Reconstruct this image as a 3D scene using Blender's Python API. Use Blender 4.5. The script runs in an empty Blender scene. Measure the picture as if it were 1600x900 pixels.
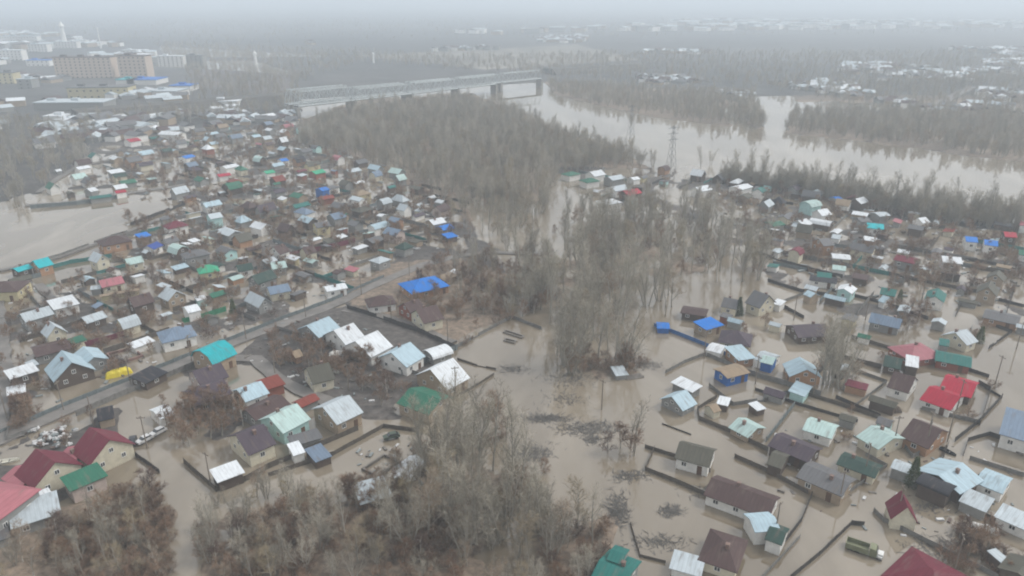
import bpy, math, random
import numpy as np
from mathutils import Vector, Matrix
R = random.Random(7)
S = bpy.context.scene
C = S.collection
rad = math.radians

# ------------------------------------------------------------------ camera, sky, sun, exposure
CAMZ, F, PITCH = 90.0, 1142.5, math.atan(455.0/1142.5)      # focal length in pixels of a 1600 px wide frame
cam = bpy.data.objects.new('camera', bpy.data.cameras.new('camera')); C.objects.link(cam)
cam.location = (0, 0, CAMZ); cam.rotation_euler = (math.pi/2 - PITCH, 0, 0)
cam.data.sensor_width = 36; cam.data.lens = 36*F/1600
cam.data.clip_start = 1; cam.data.clip_end = 40000
S.camera = cam
w = bpy.data.worlds.new('World'); S.world = w; w.use_nodes = True
nt = w.node_tree; nt.nodes.clear()
SUN_EL, SUN_AZ = rad(50), rad(80)
sky = nt.nodes.new('ShaderNodeTexSky'); sky.sky_type = 'NISHITA'; sky.sun_disc = False
sky.sun_elevation = SUN_EL; sky.sun_rotation = SUN_AZ; sky.air_density = 1.0; sky.dust_density = 6.0; sky.ozone_density = 1.0
hs = nt.nodes.new('ShaderNodeHueSaturation'); hs.inputs['Saturation'].default_value = 0.35
bg = nt.nodes.new('ShaderNodeBackground'); bg.inputs['Strength'].default_value = 0.138
out = nt.nodes.new('ShaderNodeOutputWorld')
# a closed cloud deck in front of the clear sky: a little brighter toward the sun side, softly mottled
tcw = nt.nodes.new('ShaderNodeTexCoord'); cn = nt.nodes.new('ShaderNodeTexNoise'); cn.inputs['Scale'].default_value = 2.2; cn.inputs['Detail'].default_value = 4
cr = nt.nodes.new('ShaderNodeValToRGB'); cr.color_ramp.elements[0].color = (5.2, 5.5, 5.8, 1); cr.color_ramp.elements[1].color = (7.4, 7.5, 7.6, 1); cr.color_ramp.elements[0].position = .3; cr.color_ramp.elements[1].position = .7
nt.links.new(tcw.outputs['Generated'], cn.inputs['Vector']); nt.links.new(cn.outputs['Fac'], cr.inputs[0])
mxw = nt.nodes.new('ShaderNodeMix'); mxw.data_type = 'RGBA'; mxw.inputs['Factor'].default_value = .7; nt.links.new(hs.outputs[0], mxw.inputs['A']); nt.links.new(cr.outputs[0], mxw.inputs['B'])
nt.links.new(sky.outputs[0], hs.inputs['Color']); nt.links.new(mxw.outputs['Result'], bg.inputs['Color']); nt.links.new(bg.outputs[0], out.inputs[0])
sl = bpy.data.lights.new('sun', 'SUN'); sl.energy = 1.4; sl.angle = rad(16); sl.color = (1, .97, .92)
so = bpy.data.objects.new('sun', sl); C.objects.link(so)
sd = Vector((math.sin(SUN_AZ)*math.cos(SUN_EL), math.cos(SUN_AZ)*math.cos(SUN_EL), math.sin(SUN_EL)))
so.rotation_euler = sd.to_track_quat('Z', 'Y').to_euler(); so.location = (0, 0, 300)
S.view_settings.view_transform = 'Standard'; S.view_settings.look = 'None'
S.view_settings.exposure = 0.25; S.view_settings.gamma = 1.0; S.view_settings.use_curve_mapping = False
S.cycles.max_bounces = 5; S.cycles.diffuse_bounces = 2; S.cycles.glossy_bounces = 2; S.cycles.volume_bounces = 2
S.cycles.transmission_bounces = 2; S.cycles.transparent_max_bounces = 8
S.cycles.caustics_reflective = False; S.cycles.caustics_refractive = False
S.cycles.use_denoising = True; S.cycles.filter_width = 2.0

# ------------------------------------------------------------------ photograph pixel <-> place
cp, sp = math.cos(PITCH), math.sin(PITCH)
def P(px, py, z=0.0):
    u = 450 - py
    dx, dy, dz = px-800, F*cp + u*sp, -F*sp + u*cp
    t = (z-CAMZ)/dz
    return Vector((dx*t, dy*t, z))
def Q(x, y, z=0.0):
    Z = z-CAMZ; d = y*cp - Z*sp; v = y*sp + Z*cp
    return 800 + F*x/d, 450 - F*v/d
def poly_w(pts): return [tuple(P(a, b)[:2]) for a, b in pts]
def inside(X, Y, poly):
    r = np.zeros(np.shape(X), bool); n = len(poly)
    for i in range(n):
        x1, y1 = poly[i]; x2, y2 = poly[(i+1) % n]
        if y1 == y2: continue
        c = ((y1 > Y) != (y2 > Y)) & (X < (x2-x1)*(Y-y1)/(y2-y1)+x1)
        r ^= c
    return r
def seg_dist(X, Y, a, b):
    ax, ay = a; bx, by = b; dx, dy = bx-ax, by-ay
    t = np.clip(((X-ax)*dx+(Y-ay)*dy)/(dx*dx+dy*dy+1e-9), 0, 1)
    return np.hypot(X-ax-t*dx, Y-ay-t*dy)

# ------------------------------------------------------------------ materials
MATS = {}
def mat(name, col, rough=.75, var=.25, scale=.6, bump=0.0, metal=0.0, spec=.4, rnd=0.0, streak=False, col2=None):
    if name in MATS: return MATS[name]
    m = bpy.data.materials.new(name); m.use_nodes = True; MATS[name] = m
    t = m.node_tree; n = t.nodes; b = n['Principled BSDF']
    b.inputs['Roughness'].default_value = rough; b.inputs['Metallic'].default_value = metal
    b.inputs['Specular IOR Level'].default_value = spec
    tc = n.new('ShaderNodeTexCoord')
    mp = n.new('ShaderNodeMapping'); t.links.new(tc.outputs['Object'], mp.inputs[0])
    if streak: mp.inputs['Scale'].default_value = (2.2, .45, .6)
    no = n.new('ShaderNodeTexNoise'); no.inputs['Scale'].default_value = scale; no.inputs['Detail'].default_value = 6; no.inputs['Roughness'].default_value = .65
    t.links.new(mp.outputs[0], no.inputs['Vector'])
    oi = n.new('ShaderNodeObjectInfo')
    ad = n.new('ShaderNodeVectorMath'); ad.operation = 'ADD'
    sc = n.new('ShaderNodeMath'); sc.operation = 'MULTIPLY'; sc.inputs[1].default_value = 40; t.links.new(oi.outputs['Random'], sc.inputs[0])
    t.links.new(mp.outputs[0], ad.inputs[0]); t.links.new(sc.outputs[0], ad.inputs[1]); t.links.new(ad.outputs[0], no.inputs['Vector'])
    rp = n.new('ShaderNodeValToRGB'); e = rp.color_ramp.elements
    lo = tuple(c*(1-var) for c in col); hi = tuple(min(.9, c*(1+var)) for c in (col2 or col))
    e[0].position = .3; e[1].position = .7; e[0].color = (*lo, 1); e[1].color = (*hi, 1)
    t.links.new(no.outputs['Fac'], rp.inputs[0]); last = rp.outputs[0]
    if streak:
        wv = n.new('ShaderNodeTexWave'); wv.bands_direction = 'X'; wv.inputs['Scale'].default_value = .45; wv.inputs['Distortion'].default_value = .3; t.links.new(tc.outputs['Object'], wv.inputs['Vector'])
        mr2 = n.new('ShaderNodeMapRange'); mr2.inputs['From Max'].default_value = .12; mr2.inputs['To Min'].default_value = .84; t.links.new(wv.outputs['Fac'], mr2.inputs['Value'])
        n5 = n.new('ShaderNodeTexNoise'); n5.inputs['Scale'].default_value = .55; n5.inputs['Detail'].default_value = 8; t.links.new(ad.outputs[0], n5.inputs['Vector'])
        mr3 = n.new('ShaderNodeMapRange'); mr3.inputs['From Min'].default_value = .56; mr3.inputs['From Max'].default_value = .72; mr3.inputs['To Max'].default_value = .5; t.links.new(n5.outputs['Fac'], mr3.inputs['Value'])
        m1 = n.new('ShaderNodeMix'); m1.data_type = 'RGBA'; t.links.new(mr3.outputs[0], m1.inputs['Factor']); t.links.new(last, m1.inputs['A']); m1.inputs['B'].default_value = (.15, .12, .10, 1)
        m2_ = n.new('ShaderNodeVectorMath'); m2_.operation = 'MULTIPLY'; t.links.new(m1.outputs['Result'], m2_.inputs[0]); t.links.new(mr2.outputs[0], m2_.inputs[1]); last = m2_.outputs[0]
    if rnd:
        hv = n.new('ShaderNodeHueSaturation'); mr = n.new('ShaderNodeMapRange'); mr.inputs['To Min'].default_value = 1-rnd; mr.inputs['To Max'].default_value = 1+rnd
        t.links.new(oi.outputs['Random'], mr.inputs['Value']); t.links.new(mr.outputs[0], hv.inputs['Value']); t.links.new(last, hv.inputs['Color']); last = hv.outputs[0]
    t.links.new(last, b.inputs['Base Color'])
    if bump:
        bp = n.new('ShaderNodeBump'); bp.inputs['Strength'].default_value = bump; bp.inputs['Distance'].default_value = .1
        t.links.new(no.outputs['Fac'], bp.inputs['Height']); t.links.new(bp.outputs[0], b.inputs['Normal'])
    return m
def twig_mat(name, c1, c2, c3):
    m = bpy.data.materials.new(name); m.use_nodes = True; t = m.node_tree; n = t.nodes; b = n['Principled BSDF']
    b.inputs['Roughness'].default_value = .9; b.inputs['Specular IOR Level'].default_value = .1
    oi = n.new('ShaderNodeObjectInfo'); rp = n.new('ShaderNodeValToRGB'); e = rp.color_ramp.elements
    e[0].color = (*c1, 1); e[1].color = (*c3, 1); x = rp.color_ramp.elements.new(.5); x.color = (*c2, 1)
    t.links.new(oi.outputs['Random'], rp.inputs[0]); t.links.new(rp.outputs[0], b.inputs['Base Color'])
    return m
ROOF = dict(white=(.60,.63,.655), silver=(.42,.47,.50), paleblue=(.36,.47,.53), mint=(.38,.50,.48), teal=(.02,.13,.115), green=(.025,.125,.08), brightgreen=(.04,.30,.17),
    turquoise=(.01,.36,.40), blue=(.012,.15,.50), darkblue=(.03,.07,.28), maroon=(.135,.02,.035), red=(.33,.012,.035), brown=(.075,.047,.045), slate=(.12,.12,.125),
    purple=(.068,.052,.066), olive=(.085,.082,.065), pink=(.33,.12,.14), tan=(.25,.19,.13), black=(.022,.022,.028), bluegrey=(.15,.20,.27), redbrown=(.18,.04,.028), darkgreen=(.028,.06,.05))
RNAME = dict(white='white', silver='silver grey', paleblue='pale blue', mint='pale mint', teal='teal', green='green', brightgreen='bright green', turquoise='turquoise', blue='bright blue',
    darkblue='dark blue', maroon='maroon', red='red', brown='brown', slate='slate grey', purple='purple brown', olive='olive grey', pink='faded pink', tan='tan', black='black', bluegrey='blue grey', redbrown='rusty', darkgreen='dark green')
WALL = dict(white=(.70,.69,.66), cream=(.55,.51,.40), tan=(.32,.25,.18), brick=(.24,.085,.055), grey=(.24,.24,.23), mint=(.40,.60,.58), blue=(.02,.11,.36), timber=(.10,.075,.06), pinkish=(.46,.38,.34), yellow=(.50,.44,.27), orange=(.34,.20,.12))
WALL['apricot'] = (.52,.42,.34)
WNAME = dict(apricot='apricot', white='white', cream='cream', tan='tan', brick='brick red', grey='grey', mint='mint', blue='blue', timber='dark timber', pinkish='pinkish', yellow='yellow', orange='orange')
def rm(c): return mat('roof sheet '+c, ROOF[c], rough=.6, var=.14, scale=.8, spec=.2, rnd=.08, streak=True, bump=.15)
def wm(c): return mat('wall '+c, WALL[c], rough=.9, var=.14, scale=.9, bump=.2, rnd=.1)
GLASS = mat('window glass', (.03,.035,.04), rough=.15, var=.2, spec=.8)
WHITE = mat('white paint', (.7,.7,.68), rough=.5, var=.06)
DARK = mat('dark rubber', (.025,.025,.025), rough=.8)
CONC = mat('concrete', (.25,.24,.22), rough=.9, var=.2, bump=.3)
WOODG = mat('grey boards', (.15,.135,.12), rough=.9, var=.35, scale=1.5)

# ------------------------------------------------------------------ mesh builder
class MB:
    def __init__(s): s.v = []; s.f = []; s.m = []
    def box(s, x0, x1, y0, y1, z0, z1, M=None, mi=0):
        b = len(s.v); vs = [(x0,y0,z0),(x1,y0,z0),(x1,y1,z0),(x0,y1,z0),(x0,y0,z1),(x1,y0,z1),(x1,y1,z1),(x0,y1,z1)]
        if M is not None: vs = [tuple(M @ Vector(q)) for q in vs]
        s.v += vs
        for q in ((0,3,2,1),(4,5,6,7),(0,1,5,4),(1,2,6,5),(2,3,7,6),(3,0,4,7)): s.f.append(tuple(b+i for i in q)); s.m.append(mi)
    def poly(s, vs, mi=0):
        b = len(s.v); s.v += [tuple(q) for q in vs]; s.f.append(tuple(range(b, b+len(vs)))); s.m.append(mi)
    def prism(s, ring, x0, x1, mi=0):            # ring in (y,z), extruded along x
        b = len(s.v); n = len(ring); s.v += [(x0, y, z) for y, z in ring] + [(x1, y, z) for y, z in ring]
        s.f.append(tuple(b+i for i in range(n))[::-1]); s.f.append(tuple(b+n+i for i in range(n))); s.m += [mi, mi]
        for i in range(n): j = (i+1) % n; s.f.append((b+i, b+j, b+n+j, b+n+i)); s.m.append(mi)
    def tube(s, pts, rs, k=5, mi=0):
        rings = []; pts = [Vector(p) for p in pts]
        for i, p in enumerate(pts):
            d = (pts[min(i+1, len(pts)-1)] - pts[max(i-1, 0)]).normalized()
            a = d.cross(Vector((.3, .9, .1))); a.normalize(); c = d.cross(a)
            rings.append(len(s.v))
            for j in range(k):
                t = 2*math.pi*j/k; s.v.append(tuple(p + (a*math.cos(t)+c*math.sin(t))*rs[i]))
        for i in range(len(rings)-1):
            for j in range(k): q = (j+1) % k; s.f.append((rings[i]+j, rings[i]+q, rings[i+1]+q, rings[i+1]+j)); s.m.append(mi)
        s.f.append(tuple(rings[-1]+j for j in range(k))); s.m.append(mi)
    def tri(s, a, b, c, mi=0):
        n = len(s.v); s.v += [tuple(a), tuple(b), tuple(c)]; s.f.append((n, n+1, n+2)); s.m.append(mi)
    def mesh(s, name, mats):
        me = bpy.data.meshes.new(name); me.from_pydata(s.v, [], s.f)
        for m in (mats if isinstance(mats, (list, tuple)) else [mats]): me.materials.append(m)
        if any(s.m): me.polygons.foreach_set('material_index', s.m)
        me.update(); return me
    def obj(s, name, mats, parent=None):
        o = bpy.data.objects.new(name, s.mesh(name, mats)); C.objects.link(o)
        if parent is not None: o.parent = parent
        return o
ALL = []; LANDM = []; OCC = []
def tag(o, label, cat, group=None, attrs=None, lm=None, pos=None):
    o['category'] = cat
    if label: o['label'] = label
    if group: o['group'] = group
    p = pos or o.location
    ALL.append([o, label, attrs, (p[0], p[1])])
    if lm: LANDM.append((lm, p[0], p[1], o))
    return o
def thing(name, loc, rz=0, **k):
    o = bpy.data.objects.new(name, None); C.objects.link(o); o.location = loc; o.rotation_euler = (0, 0, rz); o.empty_display_size = .5
    return tag(o, k.get('label'), k['cat'], k.get('group'), k.get('attrs'), k.get('lm'))
def struct(name, mb, m):
    o = mb.obj(name, m); o['kind'] = 'structure'; return o
def inst(name, me, parent, loc=(0,0,0), rz=0, sc=(1,1,1)):
    o = bpy.data.objects.new(name, me); C.objects.link(o)
    if parent is not None: o.parent = parent
    o.location = loc; o.rotation_euler = (0, 0, rz); o.scale = sc; return o

# ------------------------------------------------------------------ land and water
def vnoise(X, Y, s, seed=0, octv=4):
    r = np.zeros_like(X); a = 1.0; tot = 0
    rs = np.random.RandomState(seed)
    for o in range(octv):
        G = rs.rand(256, 256); x = X/s; y = Y/s
        xi = np.floor(x).astype(int); yi = np.floor(y).astype(int); fx = x-xi; fy = y-yi
        fx = fx*fx*(3-2*fx); fy = fy*fy*(3-2*fy)
        g = lambda i, j: G[(xi+i) % 256, (yi+j) % 256]
        r += a*((g(0,0)*(1-fx)+g(1,0)*fx)*(1-fy)+(g(0,1)*(1-fx)+g(1,1)*fx)*fy); tot += a; a *= .5; s *= .5
    return r/tot*2-1
RIVER = [(735,141),(790,138),(850,150),(935,176),(1010,186),(1128,203),(1146,202),(1136,184),(1124,168),(1142,166),(1158,182),(1174,206),(1196,208),(1202,192),(1190,170),(1214,164),(1230,180),(1214,214),(1400,236),(1600,264),(1900,290),(1900,330),(1600,318),(1450,308),(1250,282),(1120,268),(1060,274),(1010,240),(960,215),(880,190),(830,172),(790,150)]
# (polygon, height of the land, noise amplitude, soil kind)   soil 0 yard mud, 1 litter, 2 dry grass, 3 far fields
LANDS = [
 ([(-600,50),(240,70),(300,120),(470,165),(470,215),(700,290),(740,350),(870,400),(860,480),(800,520),(720,560),(740,600),(640,640),(600,650),(430,610),(385,700),(300,690),(200,700),(-600,900)], -.09, .42, 0),
 ([(420,500),(540,482),(600,500),(720,540),(700,610),(620,660),(560,660),(450,600),(380,560)], .38, .2, 0),
 ([(530,430),(700,400),(800,430),(800,500),(720,540),(640,520),(540,470)], .35, .3, 1),
 ([(460,190),(560,155),(730,143),(800,165),(860,195),(960,225),(1020,265),(870,272),(850,330),(740,350),(660,300),(560,250)], .3, .35, 1),
 ([(870,262),(1040,262),(1120,275),(1250,290),(1450,335),(1600,350),(2200,380),(2200,460),(1600,440),(1400,400),(1250,400),(1190,440),(1080,400),(1000,330),(900,330)], -.06, .42, 0),
 ([(800,380),(1000,320),(1190,400),(1180,440),(1060,440),(960,480),(870,480)], -.05, .4, 1),
 ([(860,540),(930,560),(1000,560),(1020,590),(940,600),(880,590)], -.02, .25, 1),
 ([(1180,380),(1600,420),(1900,470),(1900,540),(1560,520),(1450,540),(1300,500),(1190,470)], -.22, .42, 0),
 ([(-300,820),(60,800),(150,770),(230,760),(275,800),(260,900),(255,1000),(-300,1200)], .22, .35, 1),
 ([(310,800),(420,745),(560,770),(640,700),(760,690),(850,760),(880,840),(960,800),(990,800),(960,880),(930,920),(900,1100),(310,1100)], .22, .4, 1),
 ([(120,740),(200,730),(260,745),(250,790),(180,800)], .02, .3, 2),
 ([(20,665),(190,640),(200,700),(120,770),(0,830),(-100,800),(-100,700)], .15, .3, 0),
 ([(-5000,62),(240,72),(560,90),(740,120),(860,128),(1180,150),(1300,150),(1600,150),(6000,150),(6000,9),(-5000,9)], 1.2, .6, 3),
 ([(850,128),(1180,150),(1180,195),(1130,198),(1010,182),(870,150)], 1.0, .6, 1),
 ([(240,90),(560,88),(740,118),(880,128),(735,134),(600,146),(470,156),(300,168)], 1.0, .4, 3),
 ([(-900,50),(240,68),(300,120),(470,162),(470,196),(300,205),(160,222),(60,300),(-900,330)], .9, .5, 3),
 ([(1150,172),(1178,178),(1196,200),(1176,204),(1160,186)], .8, .3, 1),
 ([(1240,150),(1700,150),(2300,150),(2300,290),(1600,255),(1400,228),(1225,208),(1240,185)], 1.0, .6, 1),
]
POOLS = [
 (RIVER, -1.2),
 ([(-300,345),(55,318),(200,306),(280,312),(290,322),(235,350),(110,392),(0,425),(-300,520)], -1),
 ([(250,95),(400,95),(470,118),(400,112),(320,108),(240,104)], -1),
 ([(1175,172),(1240,160),(1300,158),(1420,165),(1430,174),(1300,176),(1235,190)], -1),
 ([(545,255),(600,250),(640,262),(620,275),(560,268)], -1), ([(400,230),(455,228),(450,248),(400,245)], -1),
 ([(850,285),(915,285),(940,320),(900,345),(900,400),(840,400),(850,350)], -1),
 ([(720,310),(860,320),(850,400),(760,375)], -.25),
 ([(700,545),(790,500),(850,515),(800,560),(745,600)], -1),
 ([(610,640),(720,560),(840,540),(900,600),(1000,600),(1040,700),(980,790),(880,760),(760,660)], -1),
 ([(1080,440),(1190,440),(1110,560),(1010,560),(1000,500),(1060,470)], -1),
 ([(0,450),(55,445),(62,480),(0,500),(-60,510),(-60,450)], -.25),
 ([(525,400),(580,410),(585,430),(540,432)], -1), ([(235,450),(300,440),(310,465),(250,475)], -.6),
 ([(170,590),(250,560),(245,585),(60,660),(50,640)], -.5), ([(60,560),(150,590),(110,625),(50,600)],-.4),
 ([(200,650),(240,630),(250,680),(205,690)], -.6), ([(90,650),(140,640),(150,655),(90,668)],-.7),
 ([(190,700),(255,720),(330,760),(300,800),(285,900),(270,900),(276,800),(190,730)], -1),
 ([(270,720),(420,690),(560,660),(640,665),(560,740),(420,750),(330,770)], -1),
 ([(10,-1)]*3, 0),
 ([(1190,450),(1290,445),(1290,500),(1200,480)], -.6),
 ([(870,905),(780,880),(750,920),(900,960)], -1),
]
FIELDS = [([(560,88),(900,70),(1000,95),(760,110)], (.17,.155,.13)), ([(0,190),(160,200),(60,310),(0,330),(-200,330),(-200,190)], (.055,.05,.045)),
  ([(300,100),(470,110),(440,150),(300,140)], (.07,.06,.055)), ([(170,185),(470,165),(465,175),(200,200)], (.05,.045,.04))]
# village streets and embankments as pixel polylines: (points, width, z, name, colour)
ROADS = [
 ([(-80,712),(0,690),(110,640),(210,600),(300,562),(370,535),(440,508),(520,478),(600,440),(660,415),(730,398)], 4.2, .42, 'road'),
 ([(-12,450),(-8,520),(2,600),(12,690)], 6.0, .44, 'road'),
 ([(330,560),(400,562),(430,590),(470,612),(520,632)], 3.6, .43, 'road'),
 ([(540,484),(600,497),(660,516),(705,538)], 4.0, .43, 'road'),
 ([(40,322),(120,316),(200,303),(300,288)], 4.0, .5, 'road'),
 ([(60,302),(90,280),(120,262),(240,235)], 3.0, .5, 'road'),
 ([(0,500),(60,480),(84,470),(60,445)], 3.0, .43, 'road'),
 ([(0,425),(90,404),(180,372),(285,330)], 2.4, .7, 'path'),
 ([(700,405),(760,395),(850,398)], 3.0, .45, 'path'),
 ([(1450,176),(1480,158),(1518,138)], 9, 1.9, 'road'), ([(1530,170),(1600,178),(1760,186)], 8, 1.9, 'road'),
]
rows = np.concatenate([[-400, -150, 0, 40, 65], np.geomspace(80, 11000, 640)])
cols = np.linspace(-1.15, 1.15, 640)
YY = np.repeat(rows[:, None], len(cols), 1); XX = cols[None, :]*np.sqrt(YY**2+90**2)
amp = np.clip(YY/90, 1, 8)
WX = XX + vnoise(XX, YY, 14, 1)*2.2*amp**.5; WY = YY + vnoise(XX, YY, 14, 2)*2.2*amp**.5
H = np.full(XX.shape, -1.0); NA = np.full(XX.shape, .15)
KIND = np.zeros(XX.shape, int)
for pl, h, a, k in LANDS:
    m = inside(WX, WY, poly_w(pl)); H[m] = h; NA[m] = a; KIND[m] = k
for pl, h in POOLS:
    m = inside(WX, WY, poly_w(pl)); H[m] = h; NA[m] = .15
def blur(A, n):
    for _ in range(n):
        A[1:-1, 1:-1] = (A[1:-1, 1:-1]*2+A[:-2, 1:-1]+A[2:, 1:-1]+A[1:-1, :-2]+A[1:-1, 2:])/6
    return A
H = blur(H, 5); NA = blur(NA, 5)
near = YY < 1400
HH = H + NA*np.where(near, vnoise(XX, YY, 13, 3, 5)*1.7, vnoise(XX, YY, 160, 4, 4))
for pts, wd, z, nm in ROADS:
    pw = poly_w(pts)
    for a, b in zip(pw[:-1], pw[1:]):
        d = seg_dist(XX, YY, a, b); HH = np.where(d < wd*1.2, np.minimum(HH, z-.12), HH)
HH = np.where(near & (KIND != 3), np.minimum(HH, .36+.06*vnoise(XX, YY, 5, 6)), HH)
SOIL = np.array([(.066,.058,.052), (.15,.115,.085), (.16,.14,.10), (.05,.048,.046)])
COLR = SOIL[KIND]
for pl, c in FIELDS: COLR[inside(WX, WY, poly_w(pl))] = c
n1 = vnoise(XX, YY, 30, 8, 5)[..., None]; n2 = vnoise(XX, YY, 420, 9, 4)[..., None]
COLR = COLR*(1+.55*n1)*(1+np.where(YY[..., None] > 700, .9, 0)*n2)
nr, nc = XX.shape
idx = np.arange(nr*nc).reshape(nr, nc)
q = np.stack([idx[:-1, :-1], idx[:-1, 1:], idx[1:, 1:], idx[1:, :-1]], -1).reshape(-1, 4)
me = bpy.data.meshes.new('ground'); me.vertices.add(nr*nc); me.loops.add(q.size); me.polygons.add(len(q))
me.vertices.foreach_set('co', np.stack([XX, YY, HH], -1).astype(np.float32).ravel())
me.loops.foreach_set('vertex_index', q.ravel().astype(np.int32)); me.polygons.foreach_set('loop_start', np.arange(0, q.size, 4, dtype=np.int32))
me.polygons.foreach_set('loop_total', np.full(len(q), 4, np.int32)); me.update(); me.validate()
ca = me.color_attributes.new('soil', 'FLOAT_COLOR', 'POINT')
ca.data.foreach_set('color', np.concatenate([np.clip(COLR, .01, .6), np.ones((nr, nc, 1))], -1).astype(np.float32).ravel())
me.polygons.foreach_set('use_smooth', np.ones(len(q), bool))
gm = bpy.data.materials.new('wet ground'); gm.use_nodes = True; t = gm.node_tree; n = t.nodes; b = n['Principled BSDF']
at = n.new('ShaderNodeAttribute'); at.attribute_name = 'soil'
tc = n.new('ShaderNodeTexCoord'); no = n.new('ShaderNodeTexNoise'); no.inputs['Scale'].default_value = .55; no.inputs['Detail'].default_value = 9; no.inputs['Roughness'].default_value = .7
t.links.new(tc.outputs['Object'], no.inputs['Vector'])
mr = n.new('ShaderNodeMapRange'); mr.inputs['From Min'].default_value = .3; mr.inputs['From Max'].default_value = .7; mr.inputs['To Min'].default_value = .45; mr.inputs['To Max'].default_value = 1.9
t.links.new(no.outputs['Fac'], mr.inputs['Value'])
mx = n.new('ShaderNodeVectorMath'); mx.operation = 'MULTIPLY'; t.links.new(at.outputs['Color'], mx.inputs[0]); t.links.new(mr.outputs[0], mx.inputs[1])
t.links.new(mx.outputs[0], b.inputs['Base Color']); b.inputs['Roughness'].default_value = .8
bp = n.new('ShaderNodeBump'); bp.inputs['Distance'].default_value = .4; bp.inputs['Strength'].default_value = .5; t.links.new(no.outputs['Fac'], bp.inputs['Height']); t.links.new(bp.outputs[0], b.inputs['Normal'])
me.materials.append(gm)
go = bpy.data.objects.new('ground', me); C.objects.link(go); go['kind'] = 'structure'
def hgt(x, y):
    j = np.clip(np.searchsorted(rows, y), 0, nr-1); u = x/math.sqrt(y*y+8100)
    i = int(np.clip(round((u+1.15)/2.3*(len(cols)-1)), 0, len(cols)-1)); return float(HH[j, i])

wmat = bpy.data.materials.new('muddy water'); wmat.use_nodes = True; t = wmat.node_tree; n = t.nodes; b = n['Principled BSDF']
tc = n.new('ShaderNodeTexCoord')
mp = n.new('ShaderNodeMapping'); mp.inputs['Scale'].default_value = (1, .35, 1); mp.inputs['Rotation'].default_value = (0, 0, .5); t.links.new(tc.outputs['Object'], mp.inputs[0])
n1_ = n.new('ShaderNodeTexNoise'); n1_.inputs['Scale'].default_value = .035; n1_.inputs['Detail'].default_value = 6; n1_.inputs['Distortion'].default_value = 1.2; t.links.new(mp.outputs[0], n1_.inputs['Vector'])
rp = n.new('ShaderNodeValToRGB'); e = rp.color_ramp.elements; e[0].position = .41; e[1].position = .6; e[0].color = (.165,.134,.095,1); e[1].color = (.245,.207,.157,1)
t.links.new(n1_.outputs['Fac'], rp.inputs[0]); t.links.new(rp.outputs[0], b.inputs['Base Color'])
b.inputs['Roughness'].default_value = .03; b.inputs['IOR'].default_value = 1.88
n2_ = n.new('ShaderNodeTexNoise'); n2_.inputs['Scale'].default_value = .9; n2_.inputs['Detail'].default_value = 3; t.links.new(tc.outputs['Object'], n2_.inputs['Vector'])
bp = n.new('ShaderNodeBump'); bp.inputs['Strength'].default_value = .1; bp.inputs['Distance'].default_value = .02; t.links.new(n2_.outputs['Fac'], bp.inputs['Height']); t.links.new(bp.outputs[0], b.inputs['Normal'])
mb = MB(); mb.poly([(-9000,-400,0),(9000,-400,0),(9000,9000,0),(-9000,9000,0)]); struct('flood_water', mb, wmat)

rmat = mat('wet street mud', (.16,.147,.135), rough=.6, var=.3, scale=.25, bump=.2)
RW = []
for pts, wd, z, nm in ROADS:
    pw = [Vector(P(a, b_)) for a, b_ in pts]; mb = MB(); L = []; Rr = []
    fine = []
    for a, b_ in zip(pw[:-1], pw[1:]):
        k = max(1, int((b_-a).length/4)); fine += [a.lerp(b_, i/k) for i in range(k)]
        RW.append(((a.x, a.y), (b_.x, b_.y), wd))
    fine.append(pw[-1])
    for i, p in enumerate(fine):
        d = (fine[min(i+1, len(fine)-1)]-fine[max(i-1, 0)]); d.z = 0; d.normalize(); nrm = Vector((-d.y, d.x, 0)); s_ = wd/2*(1+R.uniform(-.16, .16))
        L.append(p+nrm*s_+Vector((0,0,z))); Rr.append(p-nrm*s_+Vector((0,0,z)))
    dn = Vector((0,0,-z-.5))
    for i in range(len(fine)-1):
        mb.poly([L[i], Rr[i], Rr[i+1], L[i+1]]); mb.poly([L[i]+dn*1, L[i], L[i+1], L[i+1]+dn]); mb.poly([Rr[i], Rr[i]+dn, Rr[i+1]+dn, Rr[i+1]])
    struct(nm, mb, rmat)

# haze: the air itself
hz = bpy.data.materials.new('haze air'); hz.use_nodes = True; t = hz.node_tree; t.nodes.clear()
pv = t.nodes.new('ShaderNodeVolumePrincipled'); pv.inputs['Color'].default_value = (.83,.92,1.0,1); pv.inputs['Density'].default_value = .00052; pv.inputs['Anisotropy'].default_value = .1
ou = t.nodes.new('ShaderNodeOutputMaterial'); t.links.new(pv.outputs[0], ou.inputs['Volume'])
mb = MB(); mb.box(-13500, 13500, -600, 11500, -4, 96); ho = mb.obj('haze', hz); ho['kind'] = 'stuff'

# ------------------------------------------------------------------ houses
def mk_window():
    f = MB(); f.box(-.5,.5,-.05,.03,-.5,-.4); f.box(-.5,.5,-.05,.03,.4,.5); f.box(-.5,-.4,-.05,.03,-.4,.4); f.box(.4,.5,-.05,.03,-.4,.4); f.box(-.04,.04,-.04,.02,-.4,.4)
    p = MB(); p.box(-.41,.41,-.02,.01,-.41,.41)
    return f.mesh('window', WHITE), p.mesh('pane', GLASS)
WIN, PANE = mk_window()
d_ = MB(); d_.box(-.5,.5,-.04,.04,0,2.1); DOOR = d_.mesh('door', mat('door paint', (.12,.07,.045), var=.3))
c_ = MB(); c_.box(-.3,.3,-.3,.3,-.6,.9); c_.box(-.36,.36,-.36,.36,.9,1.0); CHIM = c_.mesh('chimney', mat('chimney brick', (.19,.13,.11), var=.3))
def interp(prof, y):
    for (y0, z0), (y1, z1) in zip(prof[:-1], prof[1:]):
        if y0 <= y <= y1: return z0+(z1-z0)*(y-y0)/(y1-y0+1e-9)
    return prof[-1][1]
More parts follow.
